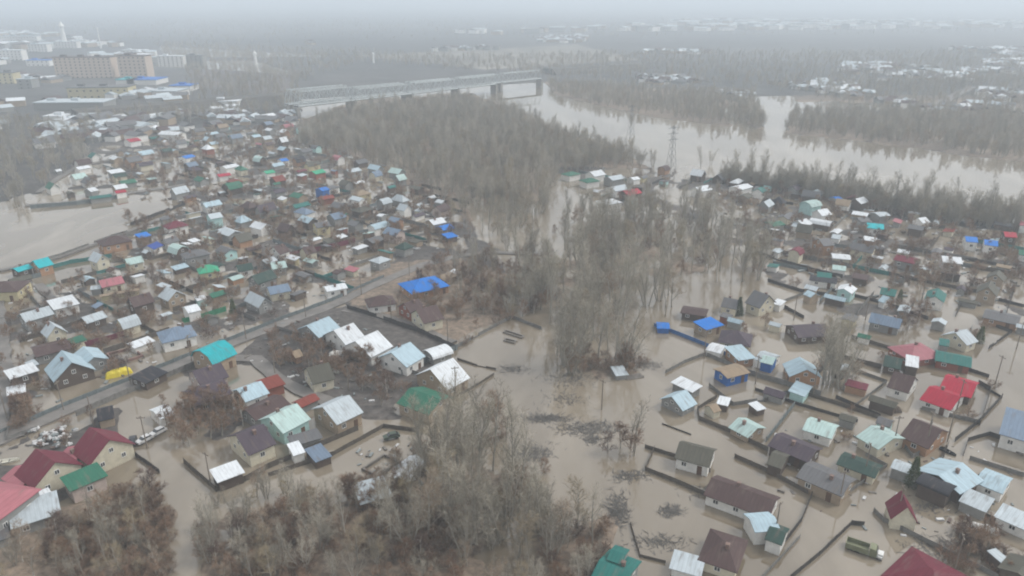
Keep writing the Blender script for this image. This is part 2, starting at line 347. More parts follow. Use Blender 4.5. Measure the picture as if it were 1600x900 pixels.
def build_house(cx, cy, rz, L, W, hw, hr, typ, rc, wc, detail, label=None, lm=None, cat='house', kind='house', z0=0., annex=None, group=None):
    attrs = (kind, RNAME[rc], WNAME[wc], L*W, typ)
    t = thing(kind, (cx, cy, 0), rz, cat=cat, label=label, lm=lm, attrs=attrs, group=group)
    H_ = hw+hr; th = .14; oh = .42 if L > 5 else .25
    wl, ww = L/2-oh, W/2-oh
    rm_, wl_ = rm(rc), wm(wc)
    mb = MB()
    if typ == 'h':
        rl = max(L-W, .6)/2 if L > W else .3
        a = L/2
        E = [(-a,-W/2,hw),(a,-W/2,hw),(a,W/2,hw),(-a,W/2,hw)]; A, B_ = (-rl,0,H_), (rl,0,H_)
        mb.poly([E[0],E[1],B_,A]); mb.poly([E[2],E[3],A,B_]); mb.poly([E[1],E[2],B_]); mb.poly([E[3],E[0],A])
        D = [(x, y, z-th) for x, y, z in E]; mb.poly([D[3],D[2],D[1],D[0]])
        for i in range(4): mb.poly([D[i], D[(i+1)%4], E[(i+1)%4], E[i]])
        wmb = MB(); wmb.box(-wl, wl, -ww, ww, -1.2, hw-th+.02)
        prof = [(-W/2,hw),(0,H_),(W/2,hw)]
    else:
        if typ == 'g': prof = [(-W/2,hw),(0,H_),(W/2,hw)]
        elif typ == 's': prof = [(-W/2,hw),(W/2,hw+hr)]
        elif typ == 'r': prof = [(-W/2,hw+hr),(W/2,hw)]
        elif typ == 'm': prof = [(-W/2,hw),(-W*.32,hw+hr*.68),(0,H_),(W*.32,hw+hr*.68),(W/2,hw)]
        elif typ == 'b': prof = [(-W/2*math.cos(k*math.pi/8), hw+hr*math.sin(k*math.pi/8)) for k in range(9)]
        ring = prof + [(y, z-th) for y, z in prof[::-1]]
        mb.prism(ring, -L/2, L/2)
        wmb = MB(); inner = [(-ww, interp(prof, -ww)-th*.6)] + [(y, z-th*.6) for y, z in prof if -ww < y < ww] + [(ww, interp(prof, ww)-th*.6)]
        wmb.prism([(-ww,-1.2)] + inner + [(ww,-1.2)], -wl, wl)
    wo = wmb.obj('wall', wl_, t); ro = mb.obj('roof', rm_, t)
    if detail and L*W > 28:
        wz = hw*.55+.15
        for sy in (-1, 1):
            zt = interp(prof, sy*ww)
            if zt < 1.7: continue
            k = max(1, int(wl*2/3.0)); k = min(k, 4)
            for i in range(k):
                x = -wl+(i+.5)*2*wl/k
                if i == k-1 and sy < 0 and k > 1:
                    inst('door', DOOR, t, (x, sy*(ww+.03), -.1), 0 if sy < 0 else math.pi, (1,1,min(1,hw/2.3))); continue
                wo_ = inst('window', WIN, t, (x, sy*(ww+.03), min(wz, zt-.7)), 0 if sy < 0 else math.pi, (1.1, 1, min(1.15, hw*.42))); inst('pane', PANE, wo_)
        for sx in (-1, 1):
            spots = [(-ww*.5, wz), (ww*.5, wz)] if ww > 2.5 else [(0, wz)]
            if typ in 'gmb' and hr > 1.6: spots.append((0, hw+hr*.28))
            for y, z in spots:
                if z > interp(prof, y)-.6 and typ != 'h': continue
                wo_ = inst('window', WIN, t, (sx*(wl+.03), y, z), math.pi/2*sx, (.95, 1, min(1.05, hw*.4))); inst('pane', PANE, wo_)
        if R.random() < .6 and typ in 'ghm': inst('chimney', CHIM, ro, (R.uniform(-.25,.25)*L, W*.12*R.choice((-1,1)), H_-hr*.24-.1))
    OCC.append((cx, cy, math.hypot(L, W)/2))
    return t
def house(x1, y1, x2, y2, W, hw, hr, typ, rc, wc, label=None, lm=None, cat='house', kind='house'):
    H_ = hw+hr if typ not in 'sr' else hw+hr/2
    A, B_ = P(x1, y1, H_), P(x2, y2, H_); d = B_-A; L = d.length; c = (A+B_)/2
    if (y1+y2)/2 < 470:
        L *= .86; W *= .78; hw *= .9; hr *= .8
        if typ == 'h': L = max(L, W*1.25)
    elif typ == 'h': L += W*.45
    if typ == 'r': typ = 's'
    if kind == 'house' and (x1+x2)/2 > 850 and (y1+y2)/2 > 380: hw -= .6; W *= .94; hr *= .93
    return build_house(c.x, c.y, math.atan2(d.y, d.x), L, W, hw, hr, typ, rc, wc, (y1+y2)/2 > 335, label, lm, cat, kind)
SH = dict(cat='shed', kind='shed')
HOUSES = [
 # bottom corner on the left
 (140,667,171,687,9.5,3.2,3.6,'g','maroon','cream','house with a maroon gabled roof beside the scrap yard, pink annex on its near side','maroon house beside the scrap yard'),
 (106,698,130,707,6,2.4,1.2,'g','pink','grey','low grey annex with a faded pink roof against the maroon house beside the scrap yard'),
 (55,701,86,722,9.5,3.2,3.4,'g','maroon','cream','cream house with maroon gabled roof facing a long green roofed building','cream gabled maroon house'),
 (24,728,52,744,6,2.6,1.1,'g','pink','grey','low faded pink roofed annex against the cream house with the maroon gable'),
 (101,757,160,732,5.2,3.2,.7,'r','green','pinkish','long pinkish building with a flat green roof above brown floodwater','long building with the flat green roof'),
 (-30,762,2,768,11,4.6,3.0,'h','pink','grey','tall grey house under a wide pink hipped roof at the picture edge','tall grey house with the pink hip roof'),
 (14,808,92,783,7,2.6,.7,'r','silver','grey','low grey shed with a wide silver sheet roof in front of a green roofed building','wide silver roofed shed',SH),
 (46,782,80,768,3.4,2.6,.3,'r','white','timber','small patchy white roof directly behind the wide silver roofed shed',None,SH),
 (-8,836,14,828,4,2.0,.4,'r','slate','grey','small grey lean-to at the very corner below the wide silver roofed shed',None,SH),
 (333,744,376,728,4.8,2.6,.35,'r','white','timber','bright white flat roofed shed alone in brown water behind a board fence','bright white flat roofed shed',SH),
 (368,680,412,662,10,3.2,2.6,'g','purple','cream','large cream house with a purple brown gabled roof by the bright white shed','large purple brown roofed cream house'),
 (420,652,464,630,9,3.2,2.4,'g','mint','mint','mint walled house with a pale mint roof on the flooded street','mint walled house'),
 (504,636,546,617,10,3.2,2.5,'g','silver','tan','broad house with a silver roof and tan walls beside open brown water','broad silver roofed house'),
 (385,642,440,617,7,2.6,1.2,'g','brown','grey','long low brown roof directly behind the mint walled house'),
 (370,609,408,595,7.5,3,1.8,'g','paleblue','white','white house with a pale blue roof behind the long low brown roof'),
 (290,612,350,592,9,3,2.0,'g','purple','grey','wide dark purple brown roof beside the big bare bush','wide dark purple roof'),
 (300,580,345,566,9,3,2.2,'g','purple','pinkish','pinkish house with purple brown roof just below the turquoise one'),
 (312,548,351,531,9,3.4,2.8,'m','turquoise','tan','house under a bright turquoise barrel-shaped roof','turquoise roofed house'),
 (240,643,264,634,6,2.2,.8,'g','white','white','small white roofed shed beside the big bare bush',None,SH),
 (150,640,176,634,6.5,2.2,1.4,'g','black','tan','small tan hut with a black roof below the village street',None),
 (214,594,250,576,6,2.2,.5,'s','black','timber','dark flat roof pressed against the street fence near the yellow tarpaulin',None,SH),
 (96,547,112,566,9.5,2.6,3.8,'g','paleblue','timber','steep pale blue roofed house with a dark triangular gable','steep gabled pale blue house'),
 (130,541,147,558,6.5,2.6,1.6,'g','paleblue','grey','small pale blue roofed shed beside the steep gabled pale blue house',None,SH),
 (10,586,56,572,5.5,2.8,.4,'r','white','timber','long white flat roof at the end of the left lane, the upper of two','long white flat roof at the lane end',SH),
 (10,612,40,605,4.5,2.4,.3,'r','white','timber','short white flat roof directly below the long one at the lane end',None,SH),
 (50,545,106,531,8,2.6,1.0,'g','brown','grey','low brown roof behind the steep gabled pale blue house'),
 (78,477,119,467,7,3.2,1.0,'r','white','white','white lean roofed building beside the flooded field edge','white lean roofed building'),
 (258,514,290,507,8.5,3,2.2,'h','bluegrey','white','white house with a blue grey hipped roof behind the turquoise one','blue grey hip roofed house'),
 (288,480,308,475,6,3,1.0,'g','white','white','small white block house at the end of the green fence'),
 (304,466,322,462,4,2.6,.4,'r','white','mint','tiny white roofed shed behind the green fence',None,SH),
 (150,436,192,427,8,3,2.0,'g','pink','cream','cream house with a faded pink roof and a maroon porch','faded pink roofed cream house'),
 (150,462,222,450,2.2,1.8,.3,'r','cream' if False else 'tan','yellow','long yellow walled outbuilding in front of the faded pink roof',None,SH),
 (140,445,160,443,5,2.4,.8,'g','silver','grey',None,None,SH),
 # middle of the left side
 (479,509,514,494,9.5,3,2.4,'g','paleblue','grey','pale blue roofed grey house, first in the row of bright roofs','first pale blue house in the bright roof row'),
 (521,516,552,504,10.5,3.2,3.0,'g','white','white','white gabled house with white roof, left one of the twin pair','left twin white house'),
 (555,533,590,516,11,3.2,3.2,'g','white','white','white gabled house with white roof, right one of the twin pair','right twin white house'),
 (611,551,641,534,10,3.2,2.8,'g','paleblue','white','white house with pale blue roof right after the twin white houses'),
 (668,549,700,539,5.5,2.4,1.3,'b','white','bluegrey' if False else 'grey','white rounded roof garage at the end of the long grey fence','white rounded roof garage',SH),
 (672,577,708,559,11.5,2.8,3.6,'g','white','tan','white roofed house with a dark triangular gable beside the flooded yard','white roofed house with dark gable'),
 (640,606,690,624,9.5,2.8,1.8,'g','green','tan','flooded tan building with a weathered green roof by bare trees','weathered green roofed building'),
 (478,575,514,566,8.5,3,2.6,'g','olive','cream','cream gabled house with an olive grey roof in dark garden soil','olive roofed garden house'),
 (575,460,612,455,9,3,2.6,'h','brown','white','white house with a brown hipped roof left of the brick house'),
 (628,470,656,461,9,3.4,2.8,'g','brown','brick','brick red house with a brown gabled roof','brick red house'),
 (650,484,682,476,9,3.2,2.8,'g','brown','cream','cream house with brown roof right of the brick red house'),
 (455,549,468,545,4.5,2.2,1.2,'g','tan','orange','tiny orange hut in the dark garden behind the olive roofed house','tiny orange garden hut',SH),
 (632,436,690,424,14,3.0,3.0,'h','blue','orange','large bright blue roofed house near the end of the village street','large bright blue roofed house'),
 (688,436,710,425,5,2.4,.6,'r','tan','tan','tan lean-to joined to the large bright blue roofed house',None,SH),
 (700,430,718,420,5,2.4,.5,'s','white','white',None,None,SH),
 (405,603,440,592,5,2.6,.6,'r','redbrown','brick','rusty low shed with red walls between brown roofs',None,SH),
 (414,446,452,439,9,3,1.8,'g','bluegrey','cream','cream house with a blue grey roof beside the village street'),
 (504,447,542,440,6.5,3,.9,'g','white','white','white long house with a white roof behind the village street','long white street house'),
 (453,703,472,697,4.5,2.4,.4,'r','white','white','small white flat shed beside the water in front of the mint house',None,SH),
 (484,712,510,702,5.5,1.9,.3,'r','bluegrey','timber','blue grey slab roof half sunk near the mint walled house',None,SH),
 (452,690,500,676,4,2.2,.3,'r','slate','grey','long grey lean roof along the mint walled house',None,SH),
 (556,772,606,758,6,2.4,.7,'r','silver','timber','shed with patched silver and bluish roof at the thicket edge','patched silver shed',SH),
 (622,745,632,722,4.5,2.0,1.2,'g','white','grey','crumpled white roofed shed among twigs beside the timber pit','crumpled white shed',SH),
 (636,722,652,710,4,1.6,1.0,'g','white','grey',None,None,SH),
 (420,408,447,404,8,3.2,1.8,'g','mint','grey','pale mint roofed block beside the maroon fence'),
 (425,382,444,376,8.5,3.6,3.0,'g','brown','white','white gabled house with brown roof at the maroon fence end'),
 (470,384,490,379,7,3.2,2.6,'g','brown','cream','cream gabled house with brown roof behind the maroon fence'),
 (488,346,514,342,9,4,1.6,'g','slate','yellow','two storey yellow house with a slate grey roof','two storey yellow house'),
 (556,296,572,293,8,4,2.0,'h','tan','yellow','small yellow house with tan roof close to the wood'),
 (668,341,692,336,9,4,1.8,'g','white','tan','large white roofed tan building with blue sheeting at the wood edge','white roofed building at the wood edge'),
 (684,352,704,347,8,2.6,1.4,'g','blue','tan','bright blue roof in front of the white roofed building at the wood edge'),
 (693,368,712,364,6,2.4,.8,'r','blue','timber','low bright blue shed roof, lowest of the blue ones at the wood edge',None,SH),
 (322,332,345,328,8.5,4.6,1.8,'g','silver','mint','two storey mint house beside the pond end','two storey mint house'),
 (262,344,283,340,8.5,4,2.4,'h','maroon','white','white two storey house with a maroon hipped roof by the pond','white house with maroon hip roof'),
 (160,368,192,362,11,3.6,2.6,'h','brown','orange','orange walled house with a broad brown hipped roof beside the pond','broad brown hip roofed house by the pond'),
 (212,368,234,363,6,3,.8,'r','blue','timber','bright blue shed roof right of the broad brown hipped house',None,SH),
 (228,382,246,374,7,2.8,1.6,'g','darkblue','white','white house with dark blue roof near the pond fence'),
 (48,404,76,397,9,3.6,2.6,'g','turquoise','orange','orange house with turquoise roof at the pond corner','orange house with turquoise roof'),
 (18,418,46,410,7,2.8,1.0,'g','turquoise','timber','low turquoise roofed wing in front of the orange house at the pond'),
 (-30,437,34,434,13,3.8,2.4,'h','brown','yellow','wide brown roofed yellow house at the picture edge below the pond'),
 (311,412,336,408,7,3.4,2.4,'h','brightgreen','yellow','yellow cottage with a bright green roof','yellow cottage with bright green roof'),
 (288,390,318,384,9,4,2.0,'h','slate','grey','grey two storey house with slate hipped roof'),
 (192,402,222,396,7,3,2,'g','mint','cream','cream house with a pale mint roof right of the pond fence'),
 (366,412,394,407,7,3,2,'g','darkgreen','white','white house with a dark green roof'),
 (252,372,276,366,7,3,1.6,'g','slate','white',None),
 (296,376,310,372,5,2.4,.4,'r','white','white',None,None,SH),
 # far left village, coloured landmarks
 (116,260,139,256,8,3.4,1.2,'g','white','white','white roofed house at the top of the sloping lane','white house at the lane top'),
 (168,268,194,264,8,3,1.0,'r','white','grey',None), (134,293,148,290,8,3,1.5,'g','white','grey',None), (345,258,370,253,9,4,1.2,'g','white','white','large white building in the far village',None),
 (184,281,212,277,9,3,1.5,'g','green','grey','green roofed house above the pond'), (136,306,176,301,6,2.6,1,'g','teal','grey','long teal roof beside the pond street'),
 (177,297,196,294,6,3,1,'g','red','white','white house with a red roof beside the pond street'), (282,243,300,239,9,3.4,1.2,'g','blue','white','bright blue roof above the far village lane','far lane blue roof'),
 (337,271,360,268,8,3,1,'g','red','white','red roofed white house in the far village'), (485,266,505,262,9,3.4,1.4,'g','brightgreen','brick','bright green roofed house in the far village','bright green far roof'),
 (410,266,427,263,8,3.4,1.2,'g','brightgreen','white',None), (435,247,448,245,8,3.4,1.2,'g','blue','white',None), (496,292,510,289,8,4.4,1.2,'g','blue','blue','tall blue house left of the wood','tall blue house'),
 (496,306,521,302,7,3,1.2,'g','redbrown','brick',None), (195,216,216,213,12,4,1.6,'g','red','white','red roofed house at the far village edge','red roof at the far village edge'),
 (250,202,286,204,12,5,2,'g','white','white','large white house pair at the top of the far village','large white far house'),
 (326,165,346,163,14,6,1.4,'g','white','white','bright white building by the railway embankment','white building by the embankment'), (350,162,372,160,12,6,1.4,'g','white','white',None),
 # right side beyond the stand
 (882,268,902,264,9,3.4,1.6,'h','green','white','green hipped roof, farther of two beside the flooded grove','farther green hip roof'),
 (911,277,932,274,9,3.6,1.8,'h','green','white','green hipped roof, nearer of two beside the flooded grove'),
 (920,266,941,262,10,4,2.4,'g','white','white','big white gabled house behind the green hipped roofs','big white gabled house'),
 (948,274,972,270,10,4,1.6,'g','silver','grey',None), (952,290,978,285,10,4,1.8,'g','silver','white',None),
 (972,296,998,291,9,3.8,2.0,'g','red','timber','dark house with a red roof behind the grove','red roofed house behind the grove'),
 (937,310,966,306,10,5.4,1.6,'h','white','white','two storey white house in open floodwater','two storey white flood house'),
 (984,276,997,274,7,3,1,'g','white','white',None), (1085,290,1108,286,9,3.8,2,'g','white','white',None), (1146,290,1170,284,9,3.8,1.4,'g','white','white',None), 
 (1258,312,1278,308,9,4.6,2.4,'m','mint','mint','pale mint barrel roofed house near the riverside trees','pale mint barrel roofed house'),
 (1276,325,1294,322,8,4.2,2.4,'g','white','white','white house touching the pale mint barrel roofed one'),
 (1246,342,1262,338,8,3.6,2,'g','white','white',None), (1200,346,1222,343,8,3,1,'g','green','grey',None), (1302,307,1312,305,6,3,.8,'g','blue','grey',None),
 (1336,308,1351,304,8,4,2.2,'g','white','timber','white roofed dark cabin at the foot of the riverside trees','white roofed dark cabin'),
 (1353,345,1384,348,9,3.4,1.6,'g','turquoise','white','white house with a turquoise roof near the riverside trees','turquoise roof near the riverside trees'),
 (1338,338,1356,336,8,3.4,1.4,'g','slate','grey',None), (1434,338,1448,336,7,3.4,2,'g','white','white',None), (1366,331,1386,329,8,3,1,'g','silver','grey',None),
 (1507,366,1529,368,9,4,1.4,'g','blue','white','bright blue roof, left of the blue pair by the trees','left of the blue roof pair'),
 (1537,371,1562,374,9,4,1.4,'g','blue','white','bright blue roof, right of the blue pair by the trees','right of the blue roof pair'),
 (1567,359,1590,361,9,3.6,1.4,'g','red','timber',None), (1592,384,1620,388,9,3.6,1.4,'g','green','white',None), (1594,342,1615,345,8,3.6,1.4,'g','pink','white',None),
 (1470,393,1506,396,10,4,1.8,'g','white','pinkish','large white roofed building right of centre in the far flooded plots','large white building among flooded plots'),
 (1278,370,1298,368,9,4.4,2.2,'g','slate','orange',None), (1298,392,1332,395,8,3.4,.8,'g','white','cream','cream building with a bright white roof in flooded plots'),
 (1276,418,1303,421,8,3.4,1.6,'g','teal','cream','teal roofed cream house beside a dark flat roof','teal roofed cream house'), (1300,408,1325,411,7,3,1.2,'g','mint','white',None),
 (1262,431,1312,438,6,2.6,.5,'r','black','white','long black flat roof in front of the teal roofed cream house',None,SH),
 (1330,428,1360,433,6,2.6,.5,'r','brown','timber',None,None,SH), (1377,442,1405,447,9,3.4,1.6,'g','teal','tan','teal roofed house above the dark bushes','teal roof above the dark bushes'),
 (1380,454,1392,458,6,3,2,'g','paleblue','white',None), (1240,345,1258,349,7,3,1.2,'g','silver','white',None),
 (1130,456,1158,461,9,3.6,2.6,'g','slate','cream','slate grey roofed house with cream walls behind the dormer roof','slate roof next to the two window gable'),
 (1178,442,1206,452,11,4,4.4,'g','slate','cream','large slate roofed house with two dark attic windows','two window gable house'),
 (1066,480,1106,486,6,2.2,.6,'g','brown','timber','low brown roof at the water beside the blue sheds',None,SH),
 (1210,470,1224,474,4,2.2,.4,'s','white','white',None,None,SH), (1262,450,1276,456,5,2.6,1.4,'g','paleblue','tan',None,None,SH), (1238,505,1290,502,9,2.8,2,'g','purple','timber','purple brown roof behind the tall bare tree clump'),
 # right near side
 (1093,509,1121,501,5.5,2.6,.5,'r','blue','tan','bright blue flat roofed shed standing in floodwater','bright blue flood shed',SH),
 (1026,506,1046,507,4.5,1.6,.4,'g','blue','blue','bright blue shed roof at the end of the blue fence',None,SH),
 (1138,510,1165,514,9,2.8,2.6,'h','purple','cream','cream house with a dark hipped roof and two small dormers','dark hip roofed dormer house'),
 (1108,538,1132,544,5.5,1.8,.5,'g','white','white','low white roof beside the blue fence',None,SH),
 (1143,549,1170,545,7.5,3,.8,'r','paleblue','orange','orange walled house with pale blue roof beside the blue fence'),
 (1188,545,1214,553,7,2.8,1.2,'g','silver','white',None), (1192,555,1212,560,5,2.6,.8,'g','mint','blue',None,None,SH),
 (1126,577,1162,568,6,3.2,.6,'g','tan','blue','blue walled house with tan roof alone in floodwater','blue walled house'),
 (1056,592,1090,608,4,2.2,.4,'r','white','grey','long white roofed shed behind the small pale gabled house',None,SH),
 (1050,615,1073,604,7.5,2.4,2.4,'g','paleblue','grey','small pale blue gabled house standing deep in floodwater','pale blue gabled flood house'),
 (1154,648,1185,664,7,2.2,1.4,'g','mint','tan','house with a pale mint roof inside a long board fence','pale mint roof inside the board fence'),
 (1122,624,1140,628,3.6,1.9,.3,'r','white','timber',None,None,SH), (1176,636,1190,632,3.2,1.7,.3,'s','white','timber',None,None,SH), (1108,634,1120,630,3.5,1.8,1,'g','tan','cream','tiny cream shack at the corner of the long board fence',None,SH),
 (1250,553,1262,573,8.5,2.8,2.4,'g','paleblue','orange','orange walled house with a patched pale blue roof beside tall bare trees','orange house beside the tall trees'),
 (1418,538,1450,534,9.5,2.6,2.0,'h','pink','brick','house with a faded pink hipped roof in floodwater','faded pink hipped roof'),
 (1384,551,1412,557,7.5,2.6,1.6,'g','darkgreen','timber','dark timber house with a dark green roof beside a white roof'),
 (1415,562,1436,566,6,2.6,.5,'r','white','timber','small white flat roof between dark green and brown roofs',None,SH),
 (1398,575,1432,585,9,3,2.8,'g','brown','white','white house with brown roof and its reflection in brown water','white house with the brown roof'),
 (1463,545,1520,556,7.5,2.8,1.2,'g','teal','brick','long teal roofed house behind the twin red roofs','long teal roofed house'),
 (1468,530,1484,533,5,2.6,.6,'g','teal','grey',None,None,SH), (1494,516,1512,510,8,3,2.4,'g','silver','cream','silver roofed cream cottage behind the long teal roof'),
 (1478,582,1528,596,10.5,2.8,1.8,'g','red','timber','bright red roof, farther of the twin red roofs','farther twin red roof'),
 (1453,599,1502,616,10.5,2.8,1.8,'g','red','white','bright red roof, nearer of the twin red roofs','nearer twin red roof'),
 (1428,648,1474,667,11,3,2.8,'g','brown','orange','large orange walled house with a brown roof at the street corner','large orange walled brown roofed house'),
 (1262,650,1308,664,7,3,1.2,'g','mint','white','white house with a long pale mint roof near the dark roofed barn','long pale mint roofed house'),
 (1362,660,1398,680,9.5,3,1.6,'g','mint','cream','broad pale mint roofed cream house beside the orange walled house','broad pale mint roofed house'),
 (1213,673,1277,699,7.5,3,1.4,'g','black' if False else 'purple','timber','dark purple roofed long barn','dark purple roofed long barn'),
 (1206,706,1230,714,6,2.4,1.2,'g','olive','timber','small olive grey roofed hut beside the dark purple barn',None,SH),
 (1258,720,1330,750,8,3.2,1.2,'g','slate','tan','long slate roofed house with tan veranda walls','long slate roofed house'),
 (1315,706,1376,728,6,2.6,.8,'g','darkgreen','cream','long dark green roofed house beside the flooded street'),
 (1540,481,1596,493,9,2.8,1.0,'g','slate','orange','long slate roofed building with orange walls at the picture edge'),
 (1568,652,1640,672,12,4,1.4,'r','bluegrey','white','large ribbed blue grey roofed building with white walls at the picture edge','large ribbed roof building'),
 (1468,738,1506,718,9.5,3.2,1.6,'g','paleblue','timber','big pale blue roofed house behind a black hangar wall','big pale blue roofed house'),
 (1438,742,1490,764,4.5,3.2,.6,'b','black','timber','black curved hangar with a white strip in front of the big pale blue roof','black curved hangar',SH),
 (1534,733,1578,750,7.5,2.8,.8,'g','paleblue','white','white house with a pale blue roof right of the big pale blue one'),
 (1505,772,1548,790,5,2.2,.4,'r','silver','grey',None,None,SH), (1560,796,1620,822,5,2.2,.4,'r','silver','white','long low silver roof along the fence at the picture edge',None,SH),
 (1062,685,1117,699,7.6,3.2,2.0,'g','olive','white','white house with an olive roof and white gable standing in floodwater','white flood house with the olive roof'),
 (1112,741,1214,777,8,2.9,1.8,'g','brown','white','very long brown roofed house with white walls','very long brown roofed house'),
 (1172,806,1212,803,5.4,3.6,.9,'g','paleblue','white','white house with a pale blue flat roof in front of the very long brown roof','white house with pale flat roof'),
 (1203,818,1230,828,5.5,3.2,.9,'g','darkgreen','white','white annex with a small dark green roof at the yard corner'),
 (1122,835,1144,842,9.5,2.8,2.2,'h','brown','cream','cream house with a broad brown hipped roof near the bottom','broad brown hipped cream house'),
 (1050,868,1100,882,4.6,2.4,.5,'r','silver','white','low white building with a white roof left of the broad brown hipped house','low white building'),
 (936,870,988,890,10,3.4,1.4,'g','teal','grey','large green roofed house at the lower picture edge beside the thicket','large green roofed thicket house'),
 (955,858,978,866,4,4.2,.6,'g','teal','grey',None,None,SH),
 (1410,760,1420,786,4.8,2.8,3.4,'g','maroon','cream','small cream house with a steep dark red roof on the street corner','steep dark red roofed house'),
 (1432,868,1480,894,12,2.6,2.4,'h','maroon','white','large maroon hipped roof at the lower picture edge','large maroon hip roof'),
 (1556,872,1570,868,3.5,2.2,.3,'r','silver','timber',None,None,SH), (1592,890,1612,866,6,3,1,'g','olive','timber',None,None),
]
for h_ in HOUSES:
    if not isinstance(h_, tuple): continue
    kw = {}
    h_ = list(h_)
    if isinstance(h_[-1], dict): kw = h_.pop()
    house(*h_, **kw)

# ------------------------------------------------------------------ fences
FCOL = dict(grey=(.17,.165,.155), board=(.10,.085,.07), green=(.03,.19,.10), maroon=(.15,.03,.05), blue=(.03,.12,.32), metal=(.14,.165,.17), dark=(.05,.045,.042), white=(.5,.5,.48), teal=(.03,.16,.15))
FNAME = dict(grey='grey board', board='brown board', green='green metal', maroon='maroon metal', blue='blue metal', metal='pale metal', dark='dark weathered', white='white plank', teal='teal metal')
pm = MB(); pm.box(-.07,.07,-.07,.07,-1.0,1.0); POSTME = {}
def fence(pts, hgt_, col, label=None, lm=None, world=False, posts=True, z0=0.):
    hgt_ *= (.66 if pts[0][0] > 700 else .8) if not world else .8
    pw = [Vector(p) if world else P(*p) for p in pts]
    c = pw[len(pw)//2] if len(pw) > 2 else (pw[0]+pw[1])/2
    t = thing('fence', (c.x, c.y, 0), 0, cat='fence', label=label, lm=lm, attrs=('fence', FNAME[col], '', sum((b_-a).length for a, b_ in zip(pw[:-1], pw[1:])), ''))
    m = mat('fence '+col, FCOL[col], rough=.85, var=.3, scale=1.4)
    if col not in POSTME: POSTME[col] = pm.mesh('post', mat('fence post '+col, tuple(x*.8 for x in FCOL[col])))
    mb = MB(); np_ = 0
    for a, b_ in zip(pw[:-1], pw[1:]):
        L = (b_-a).length; k = max(1, int(L/2.6)); ang = math.atan2(b_.y-a.y, b_.x-a.x)
        for i in range(k):
            p = a.lerp(b_, i/k)-c; M = Matrix.Translation(p) @ Matrix.Rotation(ang, 4, 'Z') @ Matrix.Rotation(R.uniform(-.02,.02), 4, 'X')
            top = hgt_*(1+R.uniform(-.06,.06))
            if R.random() < .04 and col in ('grey','board','dark'): top *= .5
            mb.box(.02, L/k-.02, -.03, .03, -.8, top, M)
            if posts and np_ < 60: inst('post', POSTME[col], t, (p.x, p.y, 0), ang, (1,1,hgt_*1.07)); np_ += 1
    mb.obj('boards', m, t); return t
